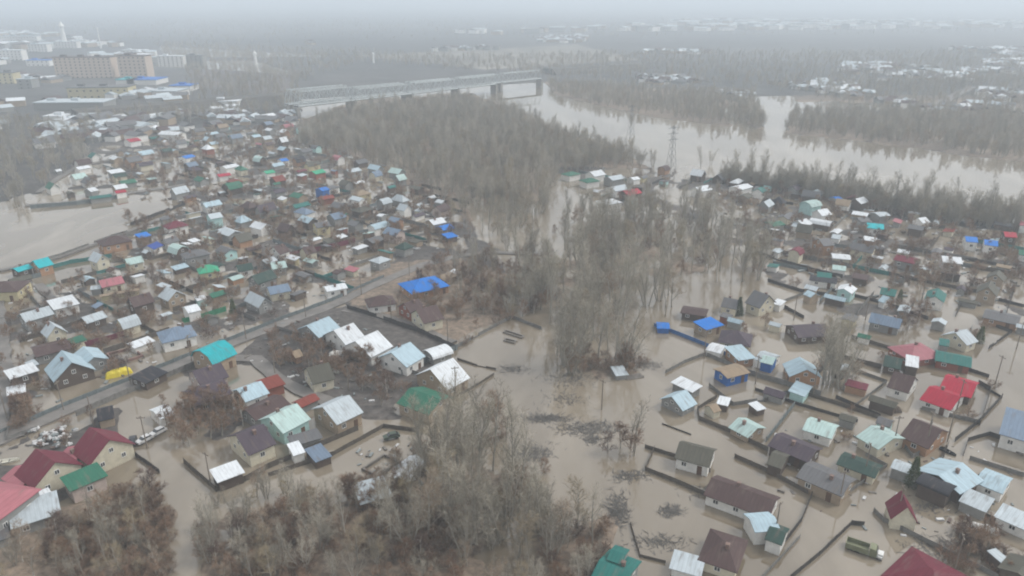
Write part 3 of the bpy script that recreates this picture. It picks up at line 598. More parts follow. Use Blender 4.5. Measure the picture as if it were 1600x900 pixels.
FEN = [
 ([(-80,700),(0,679),(110,632),(210,592),(300,555),(370,528),(440,500),(520,470),(600,434)], 1.5,'metal','long pale metal fence along the upper side of the village street','long street fence'),
 ([(120,650),(200,615),(290,578),(340,556)],1.8,'grey','grey fence along the lower side of the village street'),
 ([(430,515),(470,527),(560,552),(600,570),(665,592)],1.7,'grey','grey fence in front of the row of bright roofs'),
 ([(543,484),(600,502),(660,523),(712,548)],2.2,'dark','dark fence along the side lane below the brick house'),
 ([(628,588),(670,566),(715,546)],2.2,'metal','pale metal fence between the white garage and the dark gable house'),
 ([(288,724),(338,768),(384,752),(420,732),(560,672)],1.6,'board','brown board fence around the bright white flat roofed shed','board fence of the white shed'),
 ([(420,745),(520,712),(600,668),(650,675)],1.3,'board','low broken board fence between flood and thicket'),
 ([(286,505),(320,497),(354,486)],2.0,'green','green metal fence beside the white block house','green fence'),
 ([(116,547),(160,535),(203,523)],2.0,'maroon','maroon metal fence above the foundation pit','near maroon fence'),
 ([(445,404),(480,396),(520,388),(555,379)],2.4,'maroon','long maroon metal fence in front of two brown gables','long maroon fence'),
 ([(40,418),(100,400),(175,372),(200,365)],1.8,'grey','grey fence on the near side of the pond','near pond fence'),
 ([(205,352),(290,320)],1.8,'dark','dark fence at the narrow end of the pond'),
 ([(48,326),(120,320),(196,308)],2.2,'metal','long pale fence on the far side of the pond','far pond fence'),
 ([(60,425),(110,412),(176,402)],1.8,'teal','teal fence behind the flooded field'),
 ([(20,612),(12,690),(60,672)],1.6,'grey','grey fence at the lane corner beside the left lane'),
 ([(180,690),(215,715),(250,740)],1.4,'dark','short dark fence along the muddy junction'),
 ([(40,455),(62,480),(80,505)],1.7,'grey',None), ([(0,500),(50,488),(95,478)],1.6,'grey',None),
 ([(1022,510),(1060,524),(1100,540),(1135,556)],1.7,'blue','blue metal fence rising from the water beside the blue shed','blue fence'),
 ([(1040,583),(1070,567),(1102,555),(1145,573)],1.5,'grey','grey fence around an empty flooded plot behind the blue walled house','fence of the empty flooded plot'),
 ([(1108,604),(1145,634),(1200,626),(1240,612)],1.6,'grey','grey fence in front of the blue walled house'),
 ([(1090,640),(1092,656),(1150,680),(1200,706)],1.7,'board','long board fence around the pale mint roofed house','long board fence'),
 ([(1090,640),(1120,622)],1.5,'board',None),
 ([(1195,628),(1238,611),(1300,630),(1375,655)],1.5,'board','brown board fence of the long plot before the tall trees'),
 ([(1180,610),(1250,634),(1340,660)],1.2,'dark','low dark fence parallel to the long flooded plot'),
 ([(1035,663),(1080,680)],.5,'dark','sunken dark fence stub in open water'),
 ([(1008,700),(1060,716),(1110,738)],1.4,'board','board fence in front of the olive roofed white house'),
 ([(1022,703),(1008,735),(1060,756),(1105,776),(1160,800)],1.5,'board','brown fence running beside the very long brown roofed house','fence of the long brown house'),
 ([(1148,715),(1200,738),(1262,772)],1.5,'board','brown fence between the long brown roof and the slate one'),
 ([(1268,775),(1252,815),(1225,850)],1.6,'dark','dark fence corner of the white annex yard'),
 ([(1235,905),(1280,868),(1330,820),(1350,822)],1.5,'dark','dark fence beside the olive truck','dark fence by the truck'),
 ([(1258,752),(1312,780),(1385,730),(1352,712)],1.4,'grey','grey picket fence around the long slate roofed yard'),
 ([(1365,800),(1380,815),(1470,860),(1600,925)],1.5,'grey','grey fence between the steep red house and the big maroon roof'),
 ([(1515,798),(1560,818),(1620,850)],1.6,'dark','dark fence behind the white tank'),
 ([(1306,623),(1375,653)],1.6,'dark','dark fence stub in front of the white house with brown roof'),
 ([(1330,640),(1385,598),(1330,578)],1.3,'grey',None),
 ([(1492,690),(1530,660),(1565,622),(1528,600)],1.8,'dark','dark fence along the flooded street by the orange walled house','dark street fence'),
 ([(1440,640),(1530,662)],1.4,'grey',None),
 ([(1330,528),(1390,546),(1465,566)],1.6,'board','board fence in front of the faded pink roof'),
 ([(1465,560),(1490,572),(1545,590)],1.4,'dark',None),
 ([(1545,545),(1580,520),(1540,505)],1.5,'dark',None),
 ([(1207,473),(1230,484),(1256,498)],1.7,'dark','dark fence beside the two window gable house'),
 ([(1200,440),(1250,456),(1290,462)],1.7,'dark',None), ([(1210,478),(1262,458)],1.5,'grey',None),
 ([(1505,712),(1512,690),(1545,680),(1600,700)],1.5,'dark','dark rounded fence before the large ribbed roof building'),
 ([(1515,718),(1600,745)],1.4,'grey',None), ([(1400,682),(1425,716),(1470,692)],1.5,'grey','grey fence corner between the broad mint roof and the street'),
 ([(700,552),(720,540),(800,497),(846,515)],1.3,'grey','low grey fence around the flooded garden beds','fence of the flooded garden beds'),
 ([(715,562),(745,572),(775,578)],.9,'board',None), ([(716,620),(745,603),(772,586)],1.1,'board','board fence from the dark gable house out into the flood'),
 ([(985,820),(1000,870),(1040,880)],.9,'board',None), ([(1190,905),(1230,862),(1250,840)],1.2,'grey',None),
 ([(1560,470),(1600,480)],1.5,'dark',None), ([(1300,455),(1380,475),(1450,500)],1.6,'dark','dark fence across the plots above the dark bushes'), ([(1180,395),(1230,412),(1300,430)],1.6,'dark',None),
]
for f_ in FEN: fence(*f_)

# ------------------------------------------------------------------ filler houses, sheds and fences of the plots
CNT = dict(house=sum(1 for a in ALL if a[0].name.startswith('house')), shed=sum(1 for a in ALL if a[0].name.startswith('shed')), fence=len(FEN), shrub=0)
SHRUBS = []
def clear(x, y, r, pad=1.0):
    for ox, oy, orr in OCC:
        if abs(ox-x) < orr+r+pad and abs(oy-y) < orr+r+pad and math.hypot(ox-x, oy-y) < (orr+r)*.86+pad: return False
    for a, b_, wd in RW:
        if seg_dist(x, y, a, b_) < wd/2+r*.7: return False
    return True
RCH = ['silver']*8+['slate']*8+['white']*4+['paleblue']*3+['bluegrey']*2+['brown']*3+['purple']*3+['olive']*4+['mint']*2+['maroon','green','teal','bluegrey','redbrown','tan','darkgreen','pink','black']
WCH = ['white']*3+['grey']*8+['tan']*3+['cream']*2+['timber']*5+['pinkish','brick','mint','orange','yellow']
def zone(poly, ax, cell, maxh, maxs, ph, psd, pf, jit=.25, shr=.5, big=1.0, avoid=()):
    a, b_ = P(*ax[0]), P(*ax[1]); th = math.atan2(b_.y-a.y, b_.x-a.x); u = Vector((math.cos(th), math.sin(th))); v = Vector((-u.y, u.x))
    pw = poly_w(poly); xs = [p[0] for p in pw]; ys = [p[1] for p in pw]; cx, cy = sum(xs)/len(xs), sum(ys)/len(ys)
    rad_ = max(math.hypot(x-cx, y-cy) for x, y in pw); n1 = int(rad_/cell[0])+2; n2 = int(rad_/cell[1])+2; cells = []
    for i in range(-n1, n1):
        for j in range(-n2, n2):
            x = cx+u.x*i*cell[0]+v.x*j*cell[1]; y = cy+u.y*i*cell[0]+v.y*j*cell[1]
            if inside(np.array(x), np.array(y), pw) and not any(inside(np.array(x), np.array(y), poly_w(av)) for av in avoid): cells.append((x, y, i, j))
    R.shuffle(cells); nh = ns = 0
    for x, y, i, j in cells:
        jx = R.uniform(-jit, jit)*cell[0]; jy = R.uniform(-jit, jit)*cell[1]; hx = x+u.x*jx+v.x*jy; hy = y+u.y*jx+v.y*jy
        qx, qy = Q(hx, hy)
        det = qy > 400
        if nh < maxh and R.random() < ph:
            L, W = R.uniform(5.2, 8.8)*big, R.uniform(4.6, 6.6)*big
            if L < W: L, W = W, L
            if clear(hx, hy, L*.55, .6):
                ang = th + (math.pi/2 if R.random() < .45 else 0) + R.uniform(-.08, .08)
                build_house(hx, hy, ang, L, W, R.uniform(2.4, 3.3), R.uniform(1.0, 2.8), R.choice('ggggghm'), R.choice(RCH), R.choice(WCH), det); nh += 1
        for _ in range(2):
            if ns < maxs and R.random() < psd:
                sx = x+u.x*R.uniform(-.45,.45)*cell[0]+v.x*R.uniform(-.45,.45)*cell[1]; sy = y+u.y*R.uniform(-.45,.45)*cell[0]+v.y*R.uniform(-.45,.45)*cell[1]
                L, W = R.uniform(3, 6.5), R.uniform(2.2, 4)
                if clear(sx, sy, L*.5, .3):
                    build_house(sx, sy, th+R.choice((0, math.pi/2))+R.uniform(-.08,.08), L, W, R.uniform(1.7, 2.5), R.uniform(.2, 1.0), R.choice('ggsr'), R.choice(RCH+['white']*8+['silver']*8), R.choice(WCH), False, cat='shed', kind='shed'); ns += 1
        if CNT['fence'] < 290 and R.random() < pf:
            d, s_, o_ = (u, cell[0], v*cell[1]*.5) if R.random() < .55 else (v, cell[1], u*cell[0]*.5)
            k = R.choice((1, 1, 1.6)); p0 = Vector((x, y))+o_-d*s_*.5*k; p1 = p0+d*s_*k
            ok = all(clear(p0.x+(p1.x-p0.x)*t_, p0.y+(p1.y-p0.y)*t_, 0.1, -1.2) for t_ in (0,.12,.25,.37,.5,.62,.75,.87,1))
            if ok: fence([(p0.x, p0.y, 0), (p1.x, p1.y, 0)], R.uniform(1.4, 2.0), R.choice(['grey','grey','dark','board','metal','metal','teal','maroon','white'] if False else ['grey','grey','dark','dark','board','board','metal','metal','teal']), world=True, posts=qy > 420); CNT['fence'] += 1
        for _ in range(4):
            if R.random() < shr: SHRUBS.append((x+R.uniform(-.5,.5)*cell[0], y+R.uniform(-.5,.5)*cell[0]))
    return nh, ns
LAX = ((200,600),(370,535)); RAX = ((1237,610),(1370,650))
POND = [(-300,335),(55,312),(200,300),(290,312),(245,350),(110,400),(0,432),(-300,530)]
z1 = zone([(0,470),(60,440),(200,400),(420,400),(560,420),(590,440),(370,525),(200,590),(0,670)], LAX, (11.5,13), 26, 75, .45, .55, .8, shr=.5, avoid=(POND,))
z1b = zone([(40,645),(140,640),(180,650),(190,690),(60,700)], LAX, (9,9), 0, 6, 0, .3, 0)
z2 = zone([(200,620),(350,560),(450,590),(520,630),(560,680),(400,690),(200,680)], LAX, (13,13), 4, 14, .3, .4, .2, shr=.5)
z3 = zone([(130,400),(300,335),(420,330),(700,310),(720,390),(600,425),(420,405),(200,405)], LAX, (13,14), 42, 52, .7, .5, .75, shr=.45, avoid=(POND,))
z4 = zone([(80,312),(110,268),(170,232),(300,205),(460,195),(520,240),(640,275),(680,320),(420,335),(290,335),(280,310)], LAX, (16,17), 62, 42, .8, .35, .3, shr=.3)
z5 = zone([(1085,280),(1240,300),(1340,320),(1450,350),(1600,370),(1600,430),(1480,430),(1300,400),(1200,390),(1190,340)], RAX, (12.5,13), 40, 60, .62, .5, .7, shr=.4)
z6 = zone([(1200,395),(1600,425),(1600,520),(1500,500),(1400,500),(1320,480),(1220,450)], RAX, (12,13), 26, 50, .5, .5, .9, shr=.45)
z7 = zone([(1180,520),(1230,500),(1320,500),(1560,480),(1600,520),(1540,560),(1450,520),(1330,560),(1220,540)], RAX, (13,13), 6, 16, .3, .4, .35, shr=.35)
z8 = zone([(870,262),(1040,270),(1085,285),(1060,310),(980,320),(900,300)], RAX, (15,15), 8, 8, .5, .4, .2, shr=.5)
z9 = zone([(1220,640),(1500,700),(1600,760),(1600,840),(1400,760),(1200,760)], RAX, (11,11), 0, 18, 0, .3, .45, shr=.2)
z10 = zone([(1080,620),(1240,560),(1400,540),(1540,600),(1500,660),(1240,640),(1150,660)], RAX, (12,12), 0, 12, 0, .3, .5, shr=.2)
z11 = zone([(1080,480),(1200,470),(1240,520),(1130,540)], RAX, (12,12), 0, 6, 0, .4, .2, shr=.4)

# settlements too far to count, as one mass
FM = [rm('white'), rm('silver'), rm('slate'), rm('brown'), rm('teal'), rm('blue'), rm('red'), wm('white'), wm('grey'), wm('tan')]
mb = MB()
def speck(x, y, z, L, W, hh, ang, r, w_):
    M = Matrix.Translation((x, y, z)) @ Matrix.Rotation(ang, 4, 'Z')
    mb.box(-L/2, L/2, -W/2, W/2, -1, hh, M, w_)
    a = [M @ Vector(p) for p in ((-L/2-.4,-W/2-.4,hh-.1),(L/2+.4,-W/2-.4,hh-.1),(L/2+.4,W/2+.4,hh-.1),(-L/2-.4,W/2+.4,hh-.1),(-L/2-.4,0,hh+2.2),(L/2+.4,0,hh+2.2))]
    mb.poly([a[0],a[1],a[5],a[4]], r); mb.poly([a[2],a[3],a[4],a[5]], r); mb.poly([a[1],a[2],a[5]], r); mb.poly([a[3],a[0],a[4]], r)
def specks(poly, n, sc=1.0, rc=(1,1,2,2,2,3,3,1,0), clus=0):
    pw = poly_w(poly); k = 0; tries = 0
    xs = [p[0] for p in pw]; ys = [p[1] for p in pw]
    while k < n and tries < n*40:
        tries += 1; x = R.uniform(min(xs), max(xs)); y = R.uniform(min(ys), max(ys))
        if not inside(np.array(x), np.array(y), pw): continue
        if clus and vnoise(np.array([x]), np.array([y]), clus, 77, 3)[0] < .02: continue
        speck(x, y, .8 if y > 700 else .2, R.uniform(8,14)*sc, R.uniform(6,9)*sc, R.uniform(2.6,4.5)*sc, R.uniform(0,3), R.choice(rc), R.choice((7,8,9))); k += 1
specks([(985,122),(1130,128),(1180,150),(1160,160),(1060,150),(1000,142)], 60, 1.0, clus=60)
specks([(1180,135),(1330,120),(1500,125),(1600,150),(1600,185),(1520,190),(1440,175),(1300,150)], 120, 1.0, clus=80)
specks([(1290,108),(1440,95),(1600,92),(1600,120),(1450,122),(1330,118)], 120, 1.2, clus=120)
specks([(1000,85),(1300,78),(1600,80),(1600,92),(1290,100),(1000,100)], 120, 1.6, clus=300)
specks([(480,70),(740,66),(900,58),(930,66),(760,80),(560,84)], 170, 1.6, (1,1,2,2,3), 250)
specks([(700,40),(1100,33),(1600,38),(1600,46),(1200,48),(900,52),(700,58)], 200, 3.2, (1,1,2), 900)
specks([(0,52),(90,56),(230,80),(260,100),(90,110),(-200,118),(-300,60)], 330, 2.0, (0,0,1,1,2,3), 150)
specks([(-60,120),(100,126),(300,150),(340,180),(180,215),(60,200),(-60,215)], 110, 1.4, (0,1,1,2,2,3), 90)
specks([(60,180),(170,185),(460,178),(460,196),(300,205),(170,228),(60,240)], 90, 1.0, clus=50)
print('COUNTS', sum(a[0].name.startswith('house') for a in ALL), sum(a[0].name.startswith('shed') for a in ALL), CNT['fence'], len(SHRUBS), z1,z2,z3,z4,z5,z6)
o = mb.obj('distant_settlement', FM); o['kind'] = 'stuff'; o['label'] = 'hazy far off houses scattered over the plain beyond the river'

# ------------------------------------------------------------------ far city blocks, works and bridge
def block(px, py, wpx, Hm, D, ang, wc, rc, storeys, label, lm=None, name='apartment_block', cat='apartment block', roofh=1.2):
    p = P(px, py); dep = p.y*cp + CAMZ*sp; W_ = wpx*dep/F
    t = thing(name, (p.x, p.y+D/2, 0), ang, cat=cat, label=label, lm=lm, attrs=(name.replace('_', ' '), RNAME[rc], WNAME[wc], W_*D, ''))
    m = MB(); m.box(-W_/2, W_/2, -D/2, D/2, -1, Hm); m.obj('wall', wm(wc), t)
    r = MB(); r.box(-W_/2-.5, W_/2+.5, -D/2-.5, D/2+.5, Hm, Hm+roofh*.5)
    for k in range(max(1, int(W_/20))): r.box(-W_/2+k*20+6, -W_/2+k*20+12, -2, 2, Hm+roofh*.5, Hm+roofh*.5+2)
    r.obj('roof', rm(rc), t)
    if storeys:
        wb = MB(); wb.box(-.8, .8, -.06, .06, -.8, .8); wme = wb.mesh('window', GLASS)
        k = min(int(W_/5.5), 100//storeys, 14)
        for i in range(k):
            for s_ in range(storeys):
                inst('window', wme, t, (-W_/2+(i+.5)*W_/k, -D/2-.04, (s_+.5)*Hm/storeys), 0, (1.0,1,.75))
    OCC.append((p.x, p.y+D/2, W_/2)); return t
block(133,123,88,24,16,.03,'apricot','brown',7,'long beige nine storey apartment block, larger of the pair in the far city','larger beige apartment block')
block(211,124,44,26,16,-.05,'apricot','brown',7,'beige high apartment block, smaller of the pair in the far city')
block(153,156,90,11,22,.12,'yellow','slate',2,'long yellowish hall with a grey roof below the beige blocks','long yellowish hall','industrial_hall','hall')
block(222,134,46,6,30,0,'white','blue',0,'bright blue roofed hall right of the beige blocks','bright blue roofed hall','industrial_hall','hall')
block(282,144,32,6,22,0,'white','blue',0,'smaller bright blue roofed hall toward the dark scrub',None,'industrial_hall','hall')
block(196,134,28,6,20,0,'white','turquoise',0,'turquoise roofed hall beside the bright blue one',None,'industrial_hall','hall')
block(255,155,48,7,26,-.08,'white','silver',0,'broad silver roofed hall below the blue roofs',None,'industrial_hall','hall')
block(108,174,105,7,24,.05,'grey','silver',0,'very long low silver hall in front of the yellowish one','very long silver hall','industrial_hall','hall')
block(84,195,28,6,12,0,'white','white',0,'small white hall alone on dark scrub ground',None,'industrial_hall','hall')
block(348,172,46,7,16,.03,'white','white',0,'bright white long hall in front of the railway embankment',None,'industrial_hall','hall')
for k, (x, y, wd, hh, wc, rc, st, lb) in enumerate([(10,132,26,18,'yellow','slate',4,'yellowish block at the picture edge below the far city'),(40,140,22,15,'grey','silver',3,'grey block right of the yellowish edge block'),
    (268,104,40,20,'white','white',5,'white apartment block beside the pale river bend'),(304,103,28,20,'grey','slate',5,'grey apartment block right of the white one at the river bend'),
    (18,95,36,22,'white','white',4,'white block at the far city edge'),(60,82,30,20,'white','silver',4,'white block behind the beige pair'),(104,76,34,18,'white','white',3,'white hall at the foot of the slim far tower'),
    (60,104,36,12,'white','blue',2,'low blue roofed block left of the beige pair'),(30,70,60,24,'white','silver',3,'long white block on the far city skyline'),(125,72,20,16,'white','white',2,'short white block on the far skyline'),
    (210,88,36,14,'white','white',2,'low white block behind the smaller beige block')]):
    block(x, y, wd, hh*.68, 14, 0, wc, rc, st, lb)
def tower(px, py, hm, r, label, name='tower', cat='tower', m=WHITE):
    p = P(px, py); t = thing(name, p, 0, cat=cat, label=label)
    a = MB(); a.tube([(0,0,-1),(0,0,hm*.7),(0,0,hm)], [r, r*.75, r*.6], 10); a.obj('shaft', m, t)
    b_ = MB(); b_.tube([(0,0,hm),(0,0,hm+1.5),(0,0,hm+r*2)], [r*1.1, r*1.1, .1], 10); b_.obj('cap', m, t)
tower(103,75,38,5,'slim pale church tower on the far city skyline'); tower(584,100,13,1.6,'white water tower alone on the hazy plain beyond the bridge'); tower(158,76,34,1.6,'thin pale chimney right of the far church tower','chimney','chimney')
tower(400,101,14,2.5,'pale cooling stack beside the far river bend','smoke_plume_column','stack',WHITE)  # solid pale column standing in for a white smoke plume

STEEL = mat('bridge steel', (.40,.44,.445), rough=.6)
def bridge(pts, piers, off, label, lm=None):
    A = P(pts[0][0], pts[0][1], 9); B_ = P(pts[1][0], pts[1][1], 9); d = B_-A; L = d.length; rz = math.atan2(d.y, d.x)
    n_ = Vector((-d.y, d.x, 0)).normalized()*off; A = A+n_
    t = thing('railway_bridge', (A.x, A.y, 0), rz, cat='bridge', label=label, lm=lm)
    dk = MB(); dk.box(0, L, -3, 3, 8.2, 9.2); dk.obj('deck', mat('bridge deck', (.12,.12,.12)), t)
    k = len(piers)
    for i in range(k-1):
        x0, x1 = piers[i]*L, piers[i+1]*L; hh = 11 if i == 0 else 8.5
        tb = MB(); n = 8; st = (x1-x0)/n
        for s_ in (-3.2, 3.2):
            top = [(x0+st*.5, s_, 9+hh)] + [(x0+st*j, s_, 9+hh) for j in range(2, n-1)] + [(x0+st*(n-.5), s_, 9+hh)]
            tb.tube([(x0+.5,s_,9.2)]+top+[(x1-.5,s_,9.2)], [.32]*(len(top)+2), 4); tb.tube([(x0+.5,s_,9),(x1-.5,s_,9)], [.55,.55], 4)
            for j, q_ in enumerate(top):
                tb.tube([(q_[0],s_,9),(q_[0],s_,q_[2])], [.17,.17], 4)
                if j < len(top)-1: tb.tube([(q_[0] if j % 2 else top[j+1][0],s_,9),(top[j+1][0] if j % 2 else q_[0],s_,q_[2])], [.19,.19], 4)
        for j in range(1, n): tb.tube([(x0+st*j,-3.2,9+hh),(x0+st*j,3.2,9+hh)], [.2,.2], 4)
        tb.obj('truss_span', STEEL, t)
    for x in piers:
        pb = MB(); pb.box(x*L-1.3, x*L+1.3, -4, 4, -2, 8.2); pb.obj('pier', CONC, t)
bridge(((462,166),(772,131)), (0,.245,.52,.77,1.0), 0, 'nearer railway truss bridge crossing the wide river in haze', 'railway truss bridge')
bridge(((462,166),(860,124)), (0,.2,.4,.6,.8,1.0), 16, 'farther railway truss bridge running parallel behind the nearer one')
mb = MB()
for a, b_ in (((120,190),(462,160)),((860,118),(1010,108))):
    pa, pb_ = P(*a), P(*b_); d = pb_-pa; L = d.length; M = Matrix.Translation(pa) @ Matrix.Rotation(math.atan2(d.y, d.x), 4, 'Z')
    ring = [(-16,-1),(-5,8.2),(14,8.2),(26,-1)]
    b0 = len(mb.v); mb.prism(ring, 0, L); mb.v[b0:] = [tuple(M @ Vector(q_)) for q_ in mb.v[b0:]]
struct('embankment', mb, mat('embankment soil', (.075,.068,.06), var=.3, scale=.05))

# lattice pylon and wooden poles
def pylon(px, py, hm, label, lm=None):
    p = P(px, py); t = thing('power_pylon', p, .5, cat='pylon', label=label, lm=lm); m = MB(); s_ = hm*.09; th = .055
    f = lambda z: s_*(1-z/hm*.82); zs = [0,.2,.38,.54,.68,.8,.9,1]
    for a in (-1,1):
        for b_ in (-1,1): m.tube([(a*f(0),b_*f(0),-1),(a*f(hm),b_*f(hm),hm)], [th*1.6, th], 4)
    for z0, z1_ in zip(zs[:-1], zs[1:]):
        z0 *= hm; z1_ *= hm
        for (ax, ay), (bx, by) in (((-1,-1),(1,-1)),((1,-1),(1,1)),((1,1),(-1,1)),((-1,1),(-1,-1))):
            m.tube([(ax*f(z0),ay*f(z0),z0),(bx*f(z1_),by*f(z1_),z1_)], [th,th], 3); m.tube([(bx*f(z0),by*f(z0),z0),(ax*f(z1_),ay*f(z1_),z1_)], [th,th], 3)
    m.obj('tower_frame', mat('pylon steel', (.16,.17,.17)), t)
    for z in (.68,.82,.95):
        c = MB(); c.tube([(-hm*.16,0,hm*z),(0,0,hm*z+.6),(hm*.16,0,hm*z)], [.08,.14,.08], 4); c.tube([(-hm*.16,0,hm*z),(hm*.16,0,hm*z)], [.1,.1], 4); c.obj('crossarm', MATS['pylon steel'], t)
pylon(1048,264,24,'lattice power pylon standing at the river bank','river pylon')
pylon(985,215,22,'fainter lattice pylon across the river') ; pylon(1500,152,24,'hazy lattice pylon beside the far road')
pmesh = MB(); pmesh.tube([(0,0,-1),(0,0,8)], [.16,.1], 6); POLE = pmesh.mesh('pole', mat('pole timber', (.2,.17,.14)))
pa_ = MB(); pa_.box(-.9,.9,-.06,.06,7.4,7.55)
for x in (-.8,-.3,.3,.8): pa_.box(x-.04,x+.04,-.04,.04,7.55,7.75)
ARM = pa_.mesh('crossarm', MATS['pole timber'])
for (x, y) in [(100,642),(205,603),(300,566),(385,532),(478,497),(565,462),(640,432),(700,540),(612,505),(712,618),(545,612),(430,585),(330,760),(230,700),(148,668),(12,655),(940,640),(1445,705),(1447,692),(1395,700),(1350,745),(1310,790),(1480,690),(1495,640),(1555,600),(1588,545),(1210,842),(1490,895),(1400,815),(1240,500),(1305,470),(1352,500),(1440,470),(1180,600),(1270,620),(1100,560)]:
    t = thing('utility_pole', P(x, y), R.uniform(0, 3), cat='pole', attrs=('utility pole','grey timber','',1,''), group='wooden poles along the village streets'); inst('pole', POLE, t, (0,0,0)); inst('crossarm', ARM, t)

# ------------------------------------------------------------------ vehicles, boats, odds and ends
def car(px, py, ang, col, label):
    p = P(px, py); p.z = max(.3, hgt(p.x, p.y)); t = thing('car', p, ang, cat='car', label=label); t.scale = (.85, .85, .85)
    b_ = MB(); b_.prism([(-2.1,.3),(2.1,.3),(2.15,.75),(1.2,.95),(-1.9,1.0),(-2.1,.8)], -.82, .82); o = b_.obj('body', mat('car '+label[:5], col, rough=.3, var=.05), t); o.rotation_euler.z = math.pi/2
    c = MB(); c.prism([(1.1,.95),(.5,1.42),(-1.2,1.45),(-1.75,1.0)], -.74, .74); o = c.obj('cabin', GLASS, t); o.rotation_euler.z = math.pi/2
    r = MB(); r.box(-.5,1.18,-.7,.7,1.44,1.49); r.obj('car_roof', MATS['car '+label[:5]], t)
    for x in (-1.3, 1.3):
        for y in (-.8, .8):
            w_ = MB(); w_.tube([(x, y-.1, .32),(x, y+.1, .32)], [.32,.32], 12); w_.obj('wheel', DARK, t)
car(208,694,1.9,(.03,.03,.035),'black car parked at the muddy junction beside the big bare bush')
car(227,691,1.0,(.55,.55,.55),'white car by the big bare bush, nearer the black car'); car(248,679,1.0,(.6,.6,.6),'snowy white car by the big bare bush, farther from the black car')
car(612,686,.4,(.05,.07,.05),'dark green car standing in water beside the broken board fence')
# truck
p = P(1348,862); t = thing('truck', p, P(1375,872).xy.angle_signed(Vector((1,0))) if False else -.55, cat='truck', label='old olive green truck stranded in floodwater beside a dark fence', lm='olive truck'); t.scale = (.88, .88, .88); t.location.z = -.25
OL = mat('olive paint', (.17,.18,.11), rough=.6, var=.25); m_ = MB(); m_.box(-3.2,1.0,-1.15,1.15,.7,1.0); m_.box(-3.2,-3.1,-1.15,1.15,1,1.9); m_.box(-3.2,1.0,-1.15,-1.05,1,1.9); m_.box(-3.2,1.0,1.05,1.15,1,1.9); m_.obj('cargo_bed', OL, t)
m_ = MB(); m_.prism([(1.1,.6),(2.5,.6),(2.5,1.6),(2.2,2.35),(1.1,2.4)], -1.05, 1.05); o = m_.obj('cab', OL, t); o.rotation_euler.z = -math.pi/2; o.location = (0,0,0); o.scale = (1,1,1)
m_ = MB(); m_.box(2.5,3.6,-.7,.7,.5,1.5); m_.box(2.7,3.5,-1.05,-.7,.6,1.1); m_.box(2.7,3.5,.7,1.05,.6,1.1); m_.obj('bonnet', WHITE, t)
m_ = MB(); m_.prism([(2.36,2.2),(2.6,1.55),(2.62,1.6),(2.4,2.25)], -.9, .9); o = m_.obj('windscreen', GLASS, t); o.rotation_euler.z = -math.pi/2
for x in (-2.2,-1.0,3.0):
    for y in (-1.05,1.05): w_ = MB(); w_.tube([(x,y-.15,.35),(x,y+.15,.35)], [.5,.5], 12); w_.obj('wheel', DARK, t)
for o in t.children:
    if o.name.startswith(('cab', 'windscreen')) and not o.name.startswith('cargo'): o.rotation_euler.z = math.pi/2; o.scale.x = 1; o.scale.y = -1
def boat(px, py, ang, L, col, label, m=None):
    p = P(px, py); p.z = max(0, hgt(p.x, p.y)); t = thing('rowing_boat', p, ang, cat='boat', label=label)
    b_ = MB(); n = 8; W_ = L*.17; out_ = []; inn = []
    for i in range(n+1):
        s_ = i/n; wd = W_*(math.sin(math.pi*min(1, s_*.62+.32))**.7 if s_ < 1 else .08); out_.append((s_*L-L/2, wd))
    for s_ in (-1, 1):
        for (x0, w0), (x1, w1) in zip(out_[:-1], out_[1:]):
            b_.poly([(x0,s_*w0*.7,-.1),(x1,s_*w1*.7,-.1),(x1,s_*w1,.45),(x0,s_*w0,.45)]); b_.poly([(x0,s_*w0*.62,-.05),(x1,s_*w1*.62,-.05),(x1,s_*w1*.88,.45),(x0,s_*w0*.88,.45)]); b_.poly([(x0,s_*w0,.45),(x1,s_*w1,.45),(x1,s_*w1*.88,.45),(x0,s_*w0*.88,.45)])
    for (x0, w0), (x1, w1) in zip(out_[:-1], out_[1:]): b_.poly([(x0,-w0*.7,.02),(x1,-w1*.7,.02),(x1,w1*.7,.02),(x0,w0*.7,.02)])
    b_.poly([(out_[0][0],-out_[0][1],.45),(out_[0][0],out_[0][1],.45),(out_[0][0],out_[0][1]*.7,-.1),(out_[0][0],-out_[0][1]*.7,-.1)])
    b_.obj('hull', mat('boat '+label[:6], col, rough=.5), t)
    for x in (-L*.25, L*.08): s_ = MB(); s_.box(x-.12, x+.12, -W_*.85, W_*.85, .3, .34); s_.obj('bench', WOODG, t)
boat(1481,707,-1.0,3.4,(.03,.035,.04),'dark rowing boat in the middle of the flooded street')
boat(521,583,-.5,4,(.6,.6,.58),'white boat lying in dark garden soil right of the olive roof'); boat(12,722,.35,4.5,(.6,.58,.5),'cream boat lying at the picture edge beside the pink roofed annex')
boat(714,600,.5,4,(.45,.42,.34),'pale boat tied at the white roofed house with dark gable')
# white tank
p = P(1538,829); t = thing('storage_tank', p, -.5, cat='tank', label='white cylindrical tank floating in a flooded garden', lm='white floating tank')
m_ = MB(); m_.tube([(-2.2,0,.45),(-2.0,0,.45),(-1.9,0,.45),(1.9,0,.45),(2.0,0,.45),(2.2,0,.45)], [.1,.55,.7,.7,.55,.1], 14); m_.obj('tank_body', WHITE, t)
m_ = MB(); m_.tube([(0,0,1.1),(0,0,1.4)], [.3,.3], 10); m_.obj('hatch', WHITE, t)
